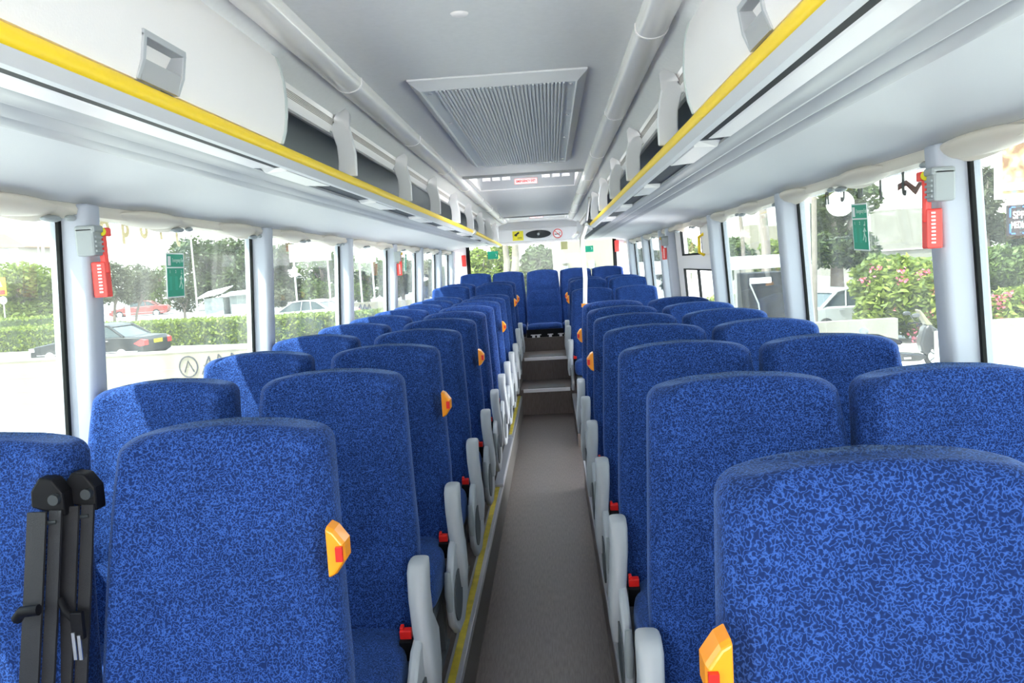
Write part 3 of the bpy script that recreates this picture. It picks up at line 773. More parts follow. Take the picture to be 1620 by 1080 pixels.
# ---------------------------------------------------------------- emergency hammers
def hammer(s, y, z, label):
    x = wx(s, z, -.083)
    t = thing('emergency_hammer', label, 'emergency hammer', (x, y, z), group='emergency hammers')
    g = -s
    def bx(mb, x0, x1, y0, y1, z0, z1): 
        a, c = sorted((x+g*x0, x+g*x1)); mb.bb(a, c, y+y0, y+y1, z+z0, z+z1); return mb
    b = MB(); bx(b, -.01, .045, -.005, .040, .02, .10); bx(b, -.01, .05, -.005, .045, .085, .105); br = b.build('bracket', HAMG, t, bevel=.006)
    b = MB()
    for k in range(4): bx(b, .045, .05, .0, .035, .03+.013*k, .036+.013*k)
    b.build('bracket_ribs', HAMG, br)
    b = MB(); bx(b, .0, .040, .045, .078, -.098, .004); b.build('handle_guard', HRED, t, bevel=.004)
    b = MB()
    for k in range(9): bx(b, .020, .030, .042, .0455, -.085+.0095*k, -.0805+.0095*k)
    b.build('guard_slots', SIGNW, t)
    b = MB(); b.tube([(x+g*.034, y+.06, z-.03), (x+g*.034, y+.06, z+.085)], .011, 10); bx(b, .015, .055, .045, .075, .075, .10); hh = b.build('hammer', HRED, t, bevel=.004)
    b = MB(); b.disc((x+g*.044, y+.044, z+.088), (0, -1, 0), .012, .004, 16); b.build('yellow_cap', SIGNY, hh)
    return t
hammer(-1, 2.25, 1.68, 'red emergency hammer in grey bracket on the nearest left window pillar')
hammer(1, 2.13, 1.68, 'red emergency hammer in grey bracket on the nearest right window pillar')
hammer(-1, 6.93, 1.68, 'red emergency hammer on the fourth left window pillar')
hammer(1, 7.16, 1.68, 'red emergency hammer on the right pillar behind the middle door')
for s, xx in ((-1, -1.18), (1, .90)):
    b = MB(); zz = 1.64 if s < 0 else 1.72
    b.bb(xx+s*.005-.03*0, xx+s*.065, YB-.09, YB-.02, zz, zz+.16) if s > 0 else b.bb(xx-.065, xx-.005, YB-.09, YB-.02, zz, zz+.16)
    tag(b.build('emergency_hammer', HRED, bevel=.01), 'red emergency hammer box in the rear %s corner' % SIDE[s], 'emergency hammer', 'emergency hammers')

# ---------------------------------------------------------------- stickers and signs
def exit_sticker(s, y, z, label, w=.145, h=.165, rot=0, faded=False):
    x = wx(s, z, -.006); g = -s
    t = thing('emergency_exit_sticker', label, 'sticker', (x, y, z), group='green exit stickers')
    yd = Vector((0, 1, 0)) if s < 0 else Vector((0, -1, 0)); zd = Vector((s*-TH, 0, 1)).normalized()   # reading direction seen from inside
    R = Matrix.Rotation(rot, 3, Vector((g, 0, 0)))
    yd = R @ yd; zd = R @ zd; n = Vector((g, 0, 0))
    P = lambda a, c, o: Vector((x, y, z)) + yd*a + zd*c + n*o
    def rect(mb, a0, a1, c0, c1, o0, o1): mb.loft([[P(a0, c0, o0), P(a1, c0, o0), P(a1, c1, o0), P(a0, c1, o0)], [P(a0, c0, o1), P(a1, c0, o1), P(a1, c1, o1), P(a0, c1, o1)]])
    b = MB(); rect(b, -w/2, w/2, -h/2, h/2, 0, .001); b.build('border', SIGNW, t)
    b = MB(); rect(b, -w/2+.006, w/2-.006, h*.19, h/2-.005, .001, .0015); rect(b, -w/2+.006, w/2-.006, -h/2+.005, h*.16, .001, .0015); b.build('green_panels', GREEN, t)
    pale = MATS['sticker_pale']
    b = MB(); rect(b, -w/2+.012, -w/2+.034, h*.22, h/2-.012, .0015, .0022); b.build('door_symbol', SIGNW, t)
    text('Emergency Exit', 'sticker_lettering', pale, .021, P(.022, h*.335, .0017), yd, zd, t, sx=.72)
    b = MB()
    for k in (-1, 0): rect(b, k*.046-.008, k*.046+.014, -h*.33, -h*.02, .0015, .0018)
    b.build('step_pictures', MATS['sticker_green2'], t)
    # running figure
    b = MB(); fx, fz = w*.30, -h*.14
    for a, c, a2, c2 in ((0, .022, -.004, 0), (-.004, 0, .008, -.014), (-.004, 0, -.010, -.012), (.008, -.014, .004, -.028), (-.010, -.012, -.018, -.022), (0, .018, .012, .008), (0, .018, -.012, .008)):
        b.tube([P(fx+a, fz+c, .002), P(fx+a2, fz+c2, .002)], .0022, 6)
    b.ell(P(fx+.002, fz+.030, .002), (.004, .004, .004), 8, 6); b.build('running_figure', pale, t)
    for k, ch in enumerate('123'): text(ch, 'step_number', pale, .016, P(-.046+.046*k, h*.08, .0017), yd, zd, t)
    return t
mat('sticker_pale', (.55, .75, .66), .5); mat('sticker_green2', (.03, .42, .28), .5)
exit_sticker(-1, 2.99, 1.642, 'green Emergency Exit sticker on the second left window pane, beside the sunlit road view')
exit_sticker(1, 2.95, 1.665, 'green Emergency Exit sticker on the right window, left of the red hammer', rot=-.04)
exit_sticker(-1, 7.85, 1.70, 'green Emergency Exit sticker on the fifth left window pane', w=.10)
for k, (a0, a1) in enumerate((((771, 398), (788, 409)), ((926, 389), (939, 398)))):
    p, q = at(*a0, YB-.03), at(*a1, YB-.03)
    t = thing('emergency_exit_sticker', 'small green exit sticker on the %s part of the rear window' % ('left', 'right')[k], 'sticker', (p.x, YB, p.z))
    b = MB(); b.bb(p.x, q.x, YB-.0, YB+.004, q.z, p.z); b.build('green_panel', GREEN, t)
    b = MB(); b.tube([(q.x-.03, YB-.004, q.z+.03), (q.x-.02, YB-.004, q.z+.055), (q.x-.035, YB-.004, q.z+.07)], .004, 6); b.build('running_figure', MATS['sticker_pale'], t)
p, q = at(887, 380, YB), at(898, 394, YB)
b = MB(); b.bb(p.x, q.x, YB, YB+.004, q.z, p.z)
tag(b.build('olive_sticker', mat('olive_back', (.42, .42, .20), .6)), 'olive-coloured back of a square sticker on the rear window', 'sticker')

# bulkhead signs
YS = YB-.131
t = thing('warning_sign', 'small yellow square warning sign with black camera symbol above the rear window', 'sign', (-.43, YS, 2.02))
b = MB(); b.bb(-.505, -.355, YS-.003, YS, 1.955, 2.085); b.build('sign_plate', SIGNY, t)
b = MB(); b.box((-.445, YS-.004, 2.045), (.075, .003, .024), Matrix.Rotation(-.6, 3, 'Y')); b.box((-.452, YS-.004, 2.025), (.02, .003, .02))
for k in range(2): b.bb(-.44+.0*k, -.375, YS-.0045, YS-.003, 1.992-.016*k, 1.998-.016*k)
b.build('camera_symbol', SIGNK, t)
b = MB(); b.disc((-.145, YS-.01, 2.027), (0, -1, 0), .175, .014, 40, ry=.055); spk = b.build('speaker', mat('speaker_cloth', (.035, .04, .042), .9), smooth=40, bevel=.003)
tag(spk, 'dark oval loudspeaker in the bulkhead above the rear window', 'loudspeaker')
b = MB(); b.disc((-.145, YS-.026, 2.027), (0, -1, 0), .018, .004, 12); b.build('badge', HAMG, spk)
t = thing('no_smoking_sign', 'round white no smoking sign with red ring above the rear window', 'sign', (.125, YS, 2.02))
b = MB(); b.disc((.122, YS, 2.02), (0, -1, 0), .066, .003, 32); b.build('plate', SIGNW, t)
b = MB(); ring = []
b.tube([(.122+.060*math.cos(a), YS-.004, 2.02+.060*math.sin(a)) for a in [2*PI*k/32 for k in range(33)]], .006, 6)
b.tube([(.122-.043, YS-.004, 2.02+.043), (.122+.043, YS-.004, 2.02-.043)], .005, 6); b.build('red_ring', SIGNR, t)
b = MB(); b.box((.115, YS-.004, 2.012), (.07, .002, .010)); b.box((.15, YS-.004, 2.030), (.03, .002, .006), Matrix.Rotation(.5, 3, 'Y')); b.build('cigarette', SIGNK, t)

# film lettering along the tops of the window panes (seen from behind), and marks beside it
tan = translucent('window_letter_tan', (.75, .68, .52), .7); dk = mat('window_letter_dark', (.10, .12, .12), .6)
for s, y0, y1, ss, m, lab in ((-1, 2.55, 3.05, 'oqolJ', tan, 'tan film letters at the top edge of the second left window'), (1, 2.62, 3.32, 'Jjucn', dk, 'dark film letters at the top edge of the right window')):
    t = thing('window_lettering', lab, 'lettering', (wx(s, 1.80), (y0+y1)/2, 1.80))
    for k, ch in enumerate(ss):
        y = y0 + (y1-y0)*k/(len(ss)-1)
        z = 1.805 if s < 0 else 1.800
        text(ch, 'letter', m, .10, (wx(s, z, .012), y, z+.002), (0, 1 if s > 0 else -1, 0), (0, 0, 1), t, bold=.004)
b = MB()
pts = [(2.36, 1.785), (2.50, 1.765), (2.535, 1.742), (2.60, 1.775), (2.66, 1.765), (2.66, 1.785), (2.60, 1.792), (2.535, 1.765), (2.50, 1.785), (2.36, 1.802)]
b.prism([(y, z) for y, z in pts], 'x', wx(1, 1.77, .010), wx(1, 1.77, .012)); tag(b.build('red_film_mark', mat('film_red', (.40, .05, .03), .6)), 'dark red zigzag film mark on the right window beside the hammer', 'sticker')

# ================================================================ outside
G = -1.3                                       # ground level beside the coach
b = MB(); b.bb(-160, 160, -60, 27, G-.2, G); struct(b.build('ground', GROUND))
b = MB(); b.prism([(27, G-.2), (27, G), (29, -.86), (48, -.86), (52, -.75), (160, -.6), (160, -2)], 'x', -160, 160); struct(b.build('ground_road', ROAD)).name = 'ground_2'
def leafcloud(mb, c, r, n, size, stretch=1, mi=0, shell=.55, ratio=.5):
    c = Vector(c)
    for _ in range(n):
        while True:
            p = Vector((random.uniform(-1, 1), random.uniform(-1, 1), random.uniform(-1, 1)))
            if shell < p.length < 1: break
        p = Vector((p.x*r[0], p.y*r[1], p.z*r[2])) + c
        a = Vector((random.gauss(0, 1), random.gauss(0, 1), random.gauss(0, .6)*stretch)).normalized()
        bb = a.cross(Vector((random.gauss(0, 1), random.gauss(0, 1), random.gauss(0, 1)))).normalized()
        s = size*random.uniform(.6, 1.3); u = a*s; v = bb*s*ratio
        mb.add([p-u, p-v*.8, p+u, p+v*.8], [(0, 1, 2, 3)], mi)
def tree(c, h, cr, label, leaf=LEAF_M, bark=BARK, n=2200, size=.16, clumps=7, trunk=None, name='tree', lean=0, group=None, squash=.8, tr=.03, low=.35, core=True):
    """c = foot of the trunk, h = height, cr = crown radius"""
    c = Vector(c); t = thing(name, label, 'tree' if name == 'tree' else 'bush', tuple(c), group=group)
    th = trunk or h*.5
    if name == 'tree':
        b = MB(); b.tube([c-Vector((0, 0, .2)), c+Vector((lean*.4, 0, th*.5)), c+Vector((lean, 0, th)), c+Vector((lean*1.2, 0, h*.8))], [h*tr*1.3, h*tr, h*tr*.8, h*tr*.2], 8)
        for k in range(4):
            a = k*1.6+h; b.tube([c+Vector((lean*.8, 0, th*.75)), c+Vector((lean+cr*.35*math.cos(a), cr*.35*math.sin(a), th+.12*h)), c+Vector((lean+cr*.65*math.cos(a), cr*.65*math.sin(a), th+.25*h))], [h*tr*.6, h*tr*.4, h*tr*.1], 6)
        b.build('trunk', bark, t, smooth=60)
    b = MB(); lo = c.z+h*low if name == 'tree' else c.z+.05*h
    per = max(20, n//clumps); hc = (c.z+h+lo)/2; hr = (c.z+h-lo)/2
    for k in range(clumps):
        a = 2.4*k + h; q = math.sqrt((k+.5)/clumps)*.62
        zc = hc + hr*.5*math.sin(k*1.9+cr)
        r = cr*random.uniform(.42, .6)
        leafcloud(b, (c.x+lean+cr*q*math.cos(a), c.y+cr*q*math.sin(a), zc), (r, r, min(r*squash, hr*.62)), per, size)
    b.build('foliage', leaf, t)
    return t
def hedge(pts, w, z0, z1, label, leaf=LEAF_Y, n=5000, size=.10, flowers=0):
    t = thing('hedge', label, 'hedge', (pts[0][0], pts[0][1], z0))
    b = MB(); tot = sum((Vector(pts[i+1])-Vector(pts[i])).length for i in range(len(pts)-1))
    for i in range(len(pts)-1):
        A, B = Vector(pts[i]), Vector(pts[i+1]); m = int(n*(B-A).length/tot); d = (B-A).normalized(); nn = Vector((-d.y, d.x))
        for _ in range(m):
            f = random.random(); side = random.random()
            if side < .45: o = random.uniform(-1, 1)*w/2; z = z1 + random.gauss(0, .04)
            else: o = random.choice((-1, 1))*w/2*random.uniform(.85, 1.05); z = random.uniform(z0, z1)
            p = A.lerp(B, f) + nn*o
            a = Vector((random.gauss(0, 1), random.gauss(0, 1), random.gauss(0, 1))).normalized(); c2 = a.cross(Vector((random.gauss(0, 1), random.gauss(0, 1), random.gauss(0, 1)))).normalized()
            s = size*random.uniform(.6, 1.3); P = Vector((p.x, p.y, z))
            b.add([P-a*s, P-c2*s*.5, P+a*s, P+c2*s*.5], [(0, 1, 2, 3)])
    b.build('foliage', leaf, t)
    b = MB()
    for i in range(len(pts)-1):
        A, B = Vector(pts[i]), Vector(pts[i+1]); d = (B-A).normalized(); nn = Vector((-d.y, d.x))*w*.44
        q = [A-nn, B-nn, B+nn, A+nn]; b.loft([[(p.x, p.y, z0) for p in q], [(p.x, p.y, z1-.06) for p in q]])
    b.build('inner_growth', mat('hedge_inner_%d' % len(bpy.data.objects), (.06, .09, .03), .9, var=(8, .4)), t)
    return t
def sedan(c, rz, paint, label, L=4.75, W=1.78, H=1.42, lights=True, plate=False):
    t = thing('car', label, 'car', (0, 0, 0))
    hl = L/2
    body = [(-hl, .35), (-hl+.02, .62), (-hl+.18, .74), (-hl+1.15, .90), (hl-1.05, .98), (hl-.12, .93), (hl, .80), (hl, .38), (hl-.25, .24), (-hl+.25, .22)]
    def sect(y, k): return [(x*(1 if abs(y) < W*.46 else .985), y, .25+(z-.25)*k) for x, z in body]
    b = MB(); b.loft([sect(-W/2, .93), sect(-W/2+.06, .99), sect(-W/2+.22, 1.0), sect(W/2-.22, 1.0), sect(W/2-.06, .99), sect(W/2, .93)]); b.build('body', paint, t, smooth=40, bevel=.02)
    cab = [(-hl+1.15, .88), (-hl+1.95, H-.05), (-hl+2.45, H), (hl-1.95, H-.01), (hl-1.55, H-.07), (hl-.80, .95)]
    gl = MB(); n = len(cab)
    def cs(y, inn): return [(x, y*(1-.16*max(0, (z-.9)/(H-.9))*1), z) for x, z in cab]
    gl.loft([cs(-W/2+.06, 0), cs(W/2-.06, 0)]); gl.build('windows', CARGLASS, t)
    r = MB(); top = [(-hl+1.85, H-.10), (-hl+1.95, H-.04), (-hl+2.45, H+.01), (hl-1.95, H), (hl-1.55, H-.06), (hl-1.42, H-.12), (hl-1.6, H-.10), (hl-1.95, H-.05), (-hl+2.45, H-.05), (-hl+2.0, H-.08)]
    r.loft([[(x, y, z) for x, z in top] for y in (-W/2+.19, W/2-.19)])
    for sy in (-1, 1):
        for (xa, za, xb, zb, wd) in ((-hl+1.12, .90, -hl+1.92, H-.06, .05), (hl-.82, .95, hl-1.5, H-.08, .10), (-hl+2.42, .90, -hl+2.46, H-.03, .04), (hl-1.75, .95, hl-1.85, H-.03, .05)):
            ya, yb2 = sy*(W/2-.045), sy*(W/2-.175); r.tube([(xa, ya, za), (xb, yb2, zb)], wd*.5, 6)
        r.tube([(-hl+1.9, sy*(W/2-.17), H-.06), (-hl+2.5, sy*(W/2-.18), H-.01), (hl-1.9, sy*(W/2-.18), H-.02), (hl-1.5, sy*(W/2-.17), H-.08)], .035, 6)
    r.build('roof', paint, t, smooth=40)
    for x in (-hl+.85, hl-.95):
        for sy in (-1, 1):
            w_ = MB(); w_.tube([(x, sy*(W/2-.20), .31), (x, sy*(W/2+.005), .31)], .315, 24); wo = w_.build('wheel', TYRE, t, smooth=50)
            w_ = MB(); w_.tube([(x, sy*(W/2-.1), .31), (x, sy*(W/2+.012), .31)], .21, 16); w_.build('hubcap', CARSIL, wo, smooth=50)
    b = MB()
    for sy in (-1, 1): b.prism([(hl-.42, .70), (hl-.10, .86), (hl+.012, .80), (hl+.012, .62), (hl-.20, .60)], 'y', *sorted((sy*(W/2+.008), sy*(W/2-.26))))
    b.build('tail_lights', mat('tail_red_%d' % len(bpy.data.objects), (.75, .05, .05), .3), t)
    b = MB()
    for sy in (-1, 1): b.bb(-hl-.01, -hl+.22, *sorted((sy*(W/2+.004), sy*(W/2-.35))), .55, .68)
    b.build('headlights', mat('lamp_%d' % len(bpy.data.objects), (.7, .72, .74), .2), t)
    if plate:
        b = MB(); b.bb(hl, hl+.02, -.27, .27, .66, .80); b.build('number_plate', SIGNY, t)
    b = MB()
    for sy in (-1, 1):
        b.bb(-hl+.3, hl-.3, *sorted((sy*(W/2+.006), sy*(W/2-.02))), .40, .43); b.bb(-.3, -.12, *sorted((sy*(W/2+.03), sy*(W/2-.02))), .80, .825); b.bb(.75, .93, *sorted((sy*(W/2+.03), sy*(W/2-.02))), .82, .845)
    b.build('trim_strip', ALU, t)
    t.location = c; t.rotation_euler = (0, 0, rz)
    return t

def bare_trunk(b, m, lab, a0):
    t = thing('tree', lab, 'tree', (a0.x, a0.y, -1)); b.build('trunk', m, t, smooth=60)
# ---- left side
t = thing('boundary_wall', 'long low cream concrete wall with black graffiti on the left', 'wall', (-12, 20.8, G))
za, zb = at(0, 572, 20.8), at(400, 553, 20.8)
b = MB(); b.bb(-40, -1.5, 20.8, 21.05, G-.02, za.z-.03); b.build('wall', CREAM, t)
b = MB(); b.bb(-40, -1.5, 20.78, 21.07, za.z-.03, za.z+.03); b.build('coping', CONC, t, bevel=.01)
for z in (-.55, -.92):
    b = MB(); b.bb(-40, -1.5, 20.795, 20.80, z, z+.012); b.build('groove', mat('groove_line_%d' % int(-z*100), (.40, .36, .28), .9), t)
gm = mat('graffiti_black', (.05, .05, .06), .8)
gc = at(298, 580, 20.78)
b = MB(); b.tube([(gc.x+.24*math.cos(a), 20.785, gc.z+.27*math.sin(a)) for a in [2*PI*k/28 for k in range(29)]], .018, 6)
b.tube([(gc.x-.11, 20.785, gc.z-.14), (gc.x+.0, 20.785, gc.z+.15), (gc.x+.14, 20.785, gc.z-.14)], .018, 6); b.build('graffiti', gm, t)
a0, a1, a2 = at(320, 592, 20.785), at(330, 563, 20.785), at(337, 590, 20.785)
b = MB(); b.tube([a0, a1], .016, 6); b.tube([a1, a2], .016, 6); b.tube([at(322, 578, 20.785), at(336, 576, 20.785)], .014, 6)
for (x0, y0, x1, y1) in ((345, 560, 342, 588), (345, 560, 356, 572), (366, 558, 362, 588), (366, 558, 376, 566)): b.tube([at(x0, y0, 20.785), at(x1, y1, 20.785)], .014, 6)
b.build('graffiti', gm, t)

cp = at(163, 572, 30.5)
sedan((cp.x, 30.5, cp.z+.0), math.radians(-6), CARBLK, 'black sedan driving behind the low wall on the left', H=1.46, plate=True)
cp = at(492, 530, 40); sedan((cp.x, 40, -.86), math.radians(-14), CARSIL, 'silver sedan behind the hedge in the third left window')
hedge([(at(-60, 540, 36).x, 36.5), (at(95, 540, 35.5).x, 35.8), (at(260, 540, 34).x, 34.5), (at(420, 540, 33).x, 33.2), (-3, 32.5)], 1.6, -.9, .13, 'clipped yellow-green hedge along the road median on the left', LEAF_Y, 15000, .085)
hedge([(-45, 40), (at(120, 520, 40).x, 39)], 1.2, -.9, .50, 'second taller hedge row behind the black car, far left', LEAF_Y, 3500, .10)

def treeat(px, pyfoot, pytop, Y, cr_px, label, **k):
    f = at(px, pyfoot, Y); tp = at(px, pytop, Y); f.z = G if Y < 28 else -.84 if Y < 50 else -.75
    return tree((f.x, Y, f.z), tp.z-f.z, cr_px*Y/F, label, **k)
treeat(45, 525, 408, 45, 60, 'large light green bushy tree at the far left edge', leaf=LEAF_Y, n=9000, size=.17, clumps=16, low=.02)
treeat(-40, 525, 412, 46, 60, 'bushy green tree cut by the left picture edge', leaf=LEAF_M, n=5000, size=.17, clumps=12, low=.02)
treeat(112, 525, 425, 50, 45, 'green tree hidden behind the nearest left pillar', leaf=LEAF_M, n=3000, size=.17, clumps=8, low=.05)
treeat(180, 517, 408, 46, 42, 'thin olive tree behind the black car, left one', leaf=LEAF_O, n=2600, size=.13, clumps=9, low=.35, lean=.3, tr=.018)
treeat(212, 515, 415, 47, 38, 'thin leaning olive tree behind the black car, right one', leaf=LEAF_O, n=2200, size=.13, clumps=9, low=.35, lean=.6, tr=.018)
treeat(294, 512, 445, 48, 28, 'small round olive tree left of the shed', leaf=LEAF_O, n=1500, size=.12, clumps=6, low=.3, tr=.03)
treeat(258, 500, 412, 85, 45, 'distant pale green tree between the olives and the exit sticker', leaf=LEAF_M, n=2200, size=.26, clumps=8, low=.05)
treeat(335, 495, 368, 75, 62, 'tall dense dark tree behind the shed', leaf=LEAF_D, n=8000, size=.24, clumps=14, low=.05)
treeat(390, 495, 362, 72, 50, 'tall dark green tree right of the shed, behind the second left pillar', leaf=LEAF_D, n=5000, size=.24, clumps=10, low=.05)
treeat(450, 495, 372, 60, 48, 'large dark tree in the third left window', leaf=LEAF_D, n=7000, size=.20, clumps=12, low=.03)
treeat(450, 505, 450, 48, 26, 'dry pale shrub tree left in the third left window', leaf=LEAF_O, n=1500, size=.14, clumps=5, low=.05)
treeat(515, 495, 385, 58, 40, 'mid green tree at the right of the third left window', leaf=LEAF_M, n=4000, size=.18, clumps=9, low=.05)
treeat(585, 495, 395, 58, 40, 'bushy green tree in the fourth left window', leaf=LEAF_M, n=4000, size=.18, clumps=9, low=.03)
treeat(640, 495, 398, 60, 36, 'green tree seen in the narrow fifth left window', leaf=LEAF_D, n=2500, size=.2, clumps=7, low=.03)
treeat(690, 495, 405, 62, 34, 'dark tree seen through the farthest left windows', leaf=LEAF_D, n=2500, size=.2, clumps=7, low=.03)

# shed
t = thing('shed', 'low tin shed with a sloping pale roof under the dark trees', 'shed', (at(350, 498, 62).x, 62, -.8))
p, q = at(325, 500, 62), at(398, 466, 62)
b = MB(); b.bb(p.x, p.x+1.5, 62, 64, -1, at(330, 472, 62).z); b.bb(p.x+1.9, q.x, 62.3, 64, -1, at(330, 468, 62).z); b.build('tin_wall', TIN, t)
b = MB(); r0, r1 = at(311, 474, 61.8), at(352, 464, 61.8); b.loft([[(r0.x, 61.6, r0.z), (r1.x, 61.6, r1.z), (r1.x, 61.6, r1.z+.06), (r0.x, 61.6, r0.z+.06)], [(r0.x, 64, r0.z+.5), (r1.x, 64, r1.z+.5), (r1.x, 64, r1.z+.56), (r0.x, 64, r0.z+.56)]])
r0, r1 = at(347, 470, 61.8), at(402, 464, 61.8); b.loft([[(r0.x, 61.7, r0.z), (r1.x, 61.7, r1.z), (r1.x, 61.7, r1.z+.06), (r0.x, 61.7, r0.z+.06)], [(r0.x, 64, r0.z+.3), (r1.x, 64, r1.z+.3), (r1.x, 64, r1.z+.36), (r0.x, 64, r0.z+.36)]])
b.build('tin_roof', SIGNW, t)
p, q = at(366, 482, 61), at(402, 500, 61); b = MB(); b.bb(p.x, q.x, 61, 61.2, q.z, p.z)
tag(b.build('low_wall', HOUSEW), 'short pale wall in front of the shed', 'wall')
# red car in the distance
cp = at(222, 492, 70); sedan((cp.x, 70, -.85), .3, CARRED, 'distant red car among the olive trees')
# house and poles
t = thing('house', 'white house with a pale tiled roof at the far left', 'house', (at(10, 420, 70).x, 70, 0))
h0, h1 = at(-40, 418, 70), at(28, 384, 70)
b = MB(); b.bb(h0.x, h1.x, 70, 76, -.5, h1.z); b.build('wall', HOUSEW, t)
r = at(8, 372, 70); b = MB(); b.prism([(h0.x-.4, h1.z), (r.x-1, r.z+.1), (r.x+.2, r.z+.1), (at(44, 389, 70).x, at(44, 389, 70).z), (at(44, 389, 70).x, at(44, 391, 70).z), (h0.x-.4, h1.z-.15)], 'y', 69.6, 76.4); b.build('roof', TILE, t)
p, q = at(5, 394, 69.95), at(15, 408, 69.95); b = MB(); b.bb(p.x, q.x, 69.93, 70.0, q.z, p.z); b.build('window', STEELB, t)
for px, top, w_, lab in ((68, 365, .10, 'tall thin mast behind the bushes at the far left'), (62, 388, .06, 'short thin mast behind the bushes at the far left'), (241, 470, .0, '')):
    if not lab: continue
    a0, a1 = at(px+2, 420, 60), at(px-2, top, 60); b = MB(); b.tube([(a0.x, 60, -1), a0, a1], w_, 8); tag(b.build('mast', POLEM), lab, 'pole')
for px, top, Y, lab in ((193, 400, 60, 'pale utility pole above the olive trees'), (302, 378, 44, 'thin white pole behind the green exit sticker')):
    a0, a1 = at(px, 500, Y), at(px, top, Y); b = MB(); b.tube([(a1.x, Y, -1), a1], .05 if Y < 50 else .18, 8)
    if Y > 50: b.bb(a1.x-.7, a1.x+.7, Y-.05, Y+.05, a1.z-.25, a1.z-.1)
    tag(b.build('utility_pole', POLEM), lab, 'pole')
# traffic sign
t = thing('traffic_sign', 'orange warning sign above a round 30 speed sign at the left edge', 'traffic sign', (at(4, 525, 40).x, 40, -.8))
p = at(5, 470, 40); b = MB(); b.tube([(at(10, 525, 40).x, 40, -1), (p.x, 40, p.z)], .035, 8); b.build('pole', POLEM, t)
p, q = at(-14, 440, 39.95), at(11, 467, 39.95)
b = MB(); b.bb(p.x, q.x, 39.93, 39.97, q.z, p.z); o = b.build('sign_plate', SIGNO, t)
b = MB(); b.prism([((p.x*.8+q.x*.2)-.0, p.z-.45), (p.x*.1+q.x*.9-.1, p.z-.45), ((p.x+q.x)/2+.05, p.z-.05)], 'y', 39.90, 39.93); b.build('white_triangle', SIGNW, o)
b = MB(); b.bb(p.x+.1, q.x-.08, 39.89, 39.93, q.z+.06, q.z+.28); b.build('red_panel', SIGNR, o)
c0 = at(4, 475, 39.9); b = MB(); b.disc((c0.x, 39.95, c0.z), (0, -1, 0), .20, .02, 24); o = b.build('speed_disc', SIGNW, t)
text('30', 'speed_number', SIGNK, .26, (c0.x, 39.92, c0.z), (1, 0, 0), (0, 0, 1), o)
# banner and far wall through the third and fourth windows
p, q = at(456, 387, 52), at(523, 411, 52); b = MB(); b.bb(p.x, q.x, 52, 52.2, q.z, p.z); b.bb(p.x+.2, p.x+.27, 52+.02, 52+.18, -1, q.z); b.bb(q.x-.27, q.x-.2, 52+.02, 52+.18, -1, q.z)
tag(b.build('white_banner', SIGNW), 'large blank white board in the trees, third left window', 'board')
p, q = at(560, 392, 50), at(594, 414, 50); b = MB(); b.bb(p.x, q.x, 50, 50.2, q.z, p.z); b.bb(p.x+.2, p.x+.27, 50+.02, 50+.18, -1, q.z); b.bb(q.x-.27, q.x-.2, 50+.02, 50+.18, -1, q.z)
tag(b.build('white_banner', SIGNW), 'blank white board in the trees, fourth left window', 'board')
t = thing('roadside_wall', 'low beige roadside wall with faint graffiti in the third and fourth left windows', 'wall', (-14, 45, -.9))
p, q = at(445, 478, 45), at(735, 505, 45); b = MB(); b.bb(p.x, q.x, 45, 45.3, -1, at(560, 479, 45).z); b.build('wall', CREAM, t)
b = MB()
for k in range(9):
    x = 482+k*6; b.tube([at(x, 488, 44.98), at(x+3, 482, 44.98), at(x+5, 488, 44.98)], .03, 5)
for k in range(3):
    x = 567+k*7; b.tube([at(x, 490, 44.98), at(x+3, 481, 44.98), at(x+6, 490, 44.98)], .04, 5)
b.build('graffiti', gm, t)

# ---- right side
p, q = at(1262, 512, 23), at(1421, 503, 23)
b = MB(); b.bb(p.x-1, q.x, 23, 23.3, G-.02, q.z); tag(b.build('roadside_wall', CONC, bevel=.01), 'low pale concrete wall behind the scooter', 'wall')
p, q = at(1470, 505, 21), at(1700, 495, 21)
b = MB(); b.bb(at(1498, 540, 21).x, q.x+6, 21, 21.3, G-.02, at(1600, 505, 21).z); tag(b.build('roadside_wall', CONC, bevel=.01), 'taller cream wall under the flowering hedge at the right edge', 'wall')
b = MB(); p, q = at(1573, 540, 16), at(1680, 580, 16); b.bb(p.x, p.x+4, 16, 18.5, G, p.z); tag(b.build('stone_block', HOUSEW, bevel=.03), 'bright white block at the right edge beyond the nearest pillar', 'block')
# oleander
def oleander(px, Y, top, foot, cr, label, n, size=.13):
    t = treeat(px, foot, top, Y, cr, label, leaf=LEAF_Y, n=n, size=size, clumps=14, name='oleander_bush', squash=.95)
    f = at(px, (top+foot)/2, Y); b = MB(); R_ = cr*Y/F
    for _ in range(28):
        a = random.uniform(-PI, 0); rr = R_*random.uniform(.5, 1.0); hh = random.uniform(-.6, .95)
        c = Vector((f.x+rr*math.cos(a), Y+rr*math.sin(a)*.9, f.z+hh*(foot-top)/2*Y/F*.95))
        for _k in range(14):
            d = Vector((random.gauss(0, .09), random.gauss(0, .09), random.gauss(0, .07)))
            s = .05; u = Vector((random.gauss(0, 1), random.gauss(0, 1), random.gauss(0, 1))).normalized()*s; v = u.cross(Vector((.3, .2, 1))).normalized()*s
            b.add([c+d-u, c+d-v, c+d+u, c+d+v], [(0, 1, 2, 3)])
    b.build('pink_flowers', LEAF_P, t)
oleander(1430, 25, 408, 570, 72, 'large light green oleander bush with pink flowers behind the scooter', 14000, .14)
oleander(1600, 24, 455, 520, 52, 'flowering low oleander hedge at the right edge', 5000, .12)
treeat(1590, 480, 385, 34, 50, 'round bright green bush behind the flowering hedge', leaf=LEAF_M, n=4000, size=.14, clumps=9, low=.02)
treeat(1560, 480, 235, 48, 45, 'tall grey-green tree between the pillar and the billboard', leaf=LEAF_O, n=6000, size=.17, clumps=12, low=.15)
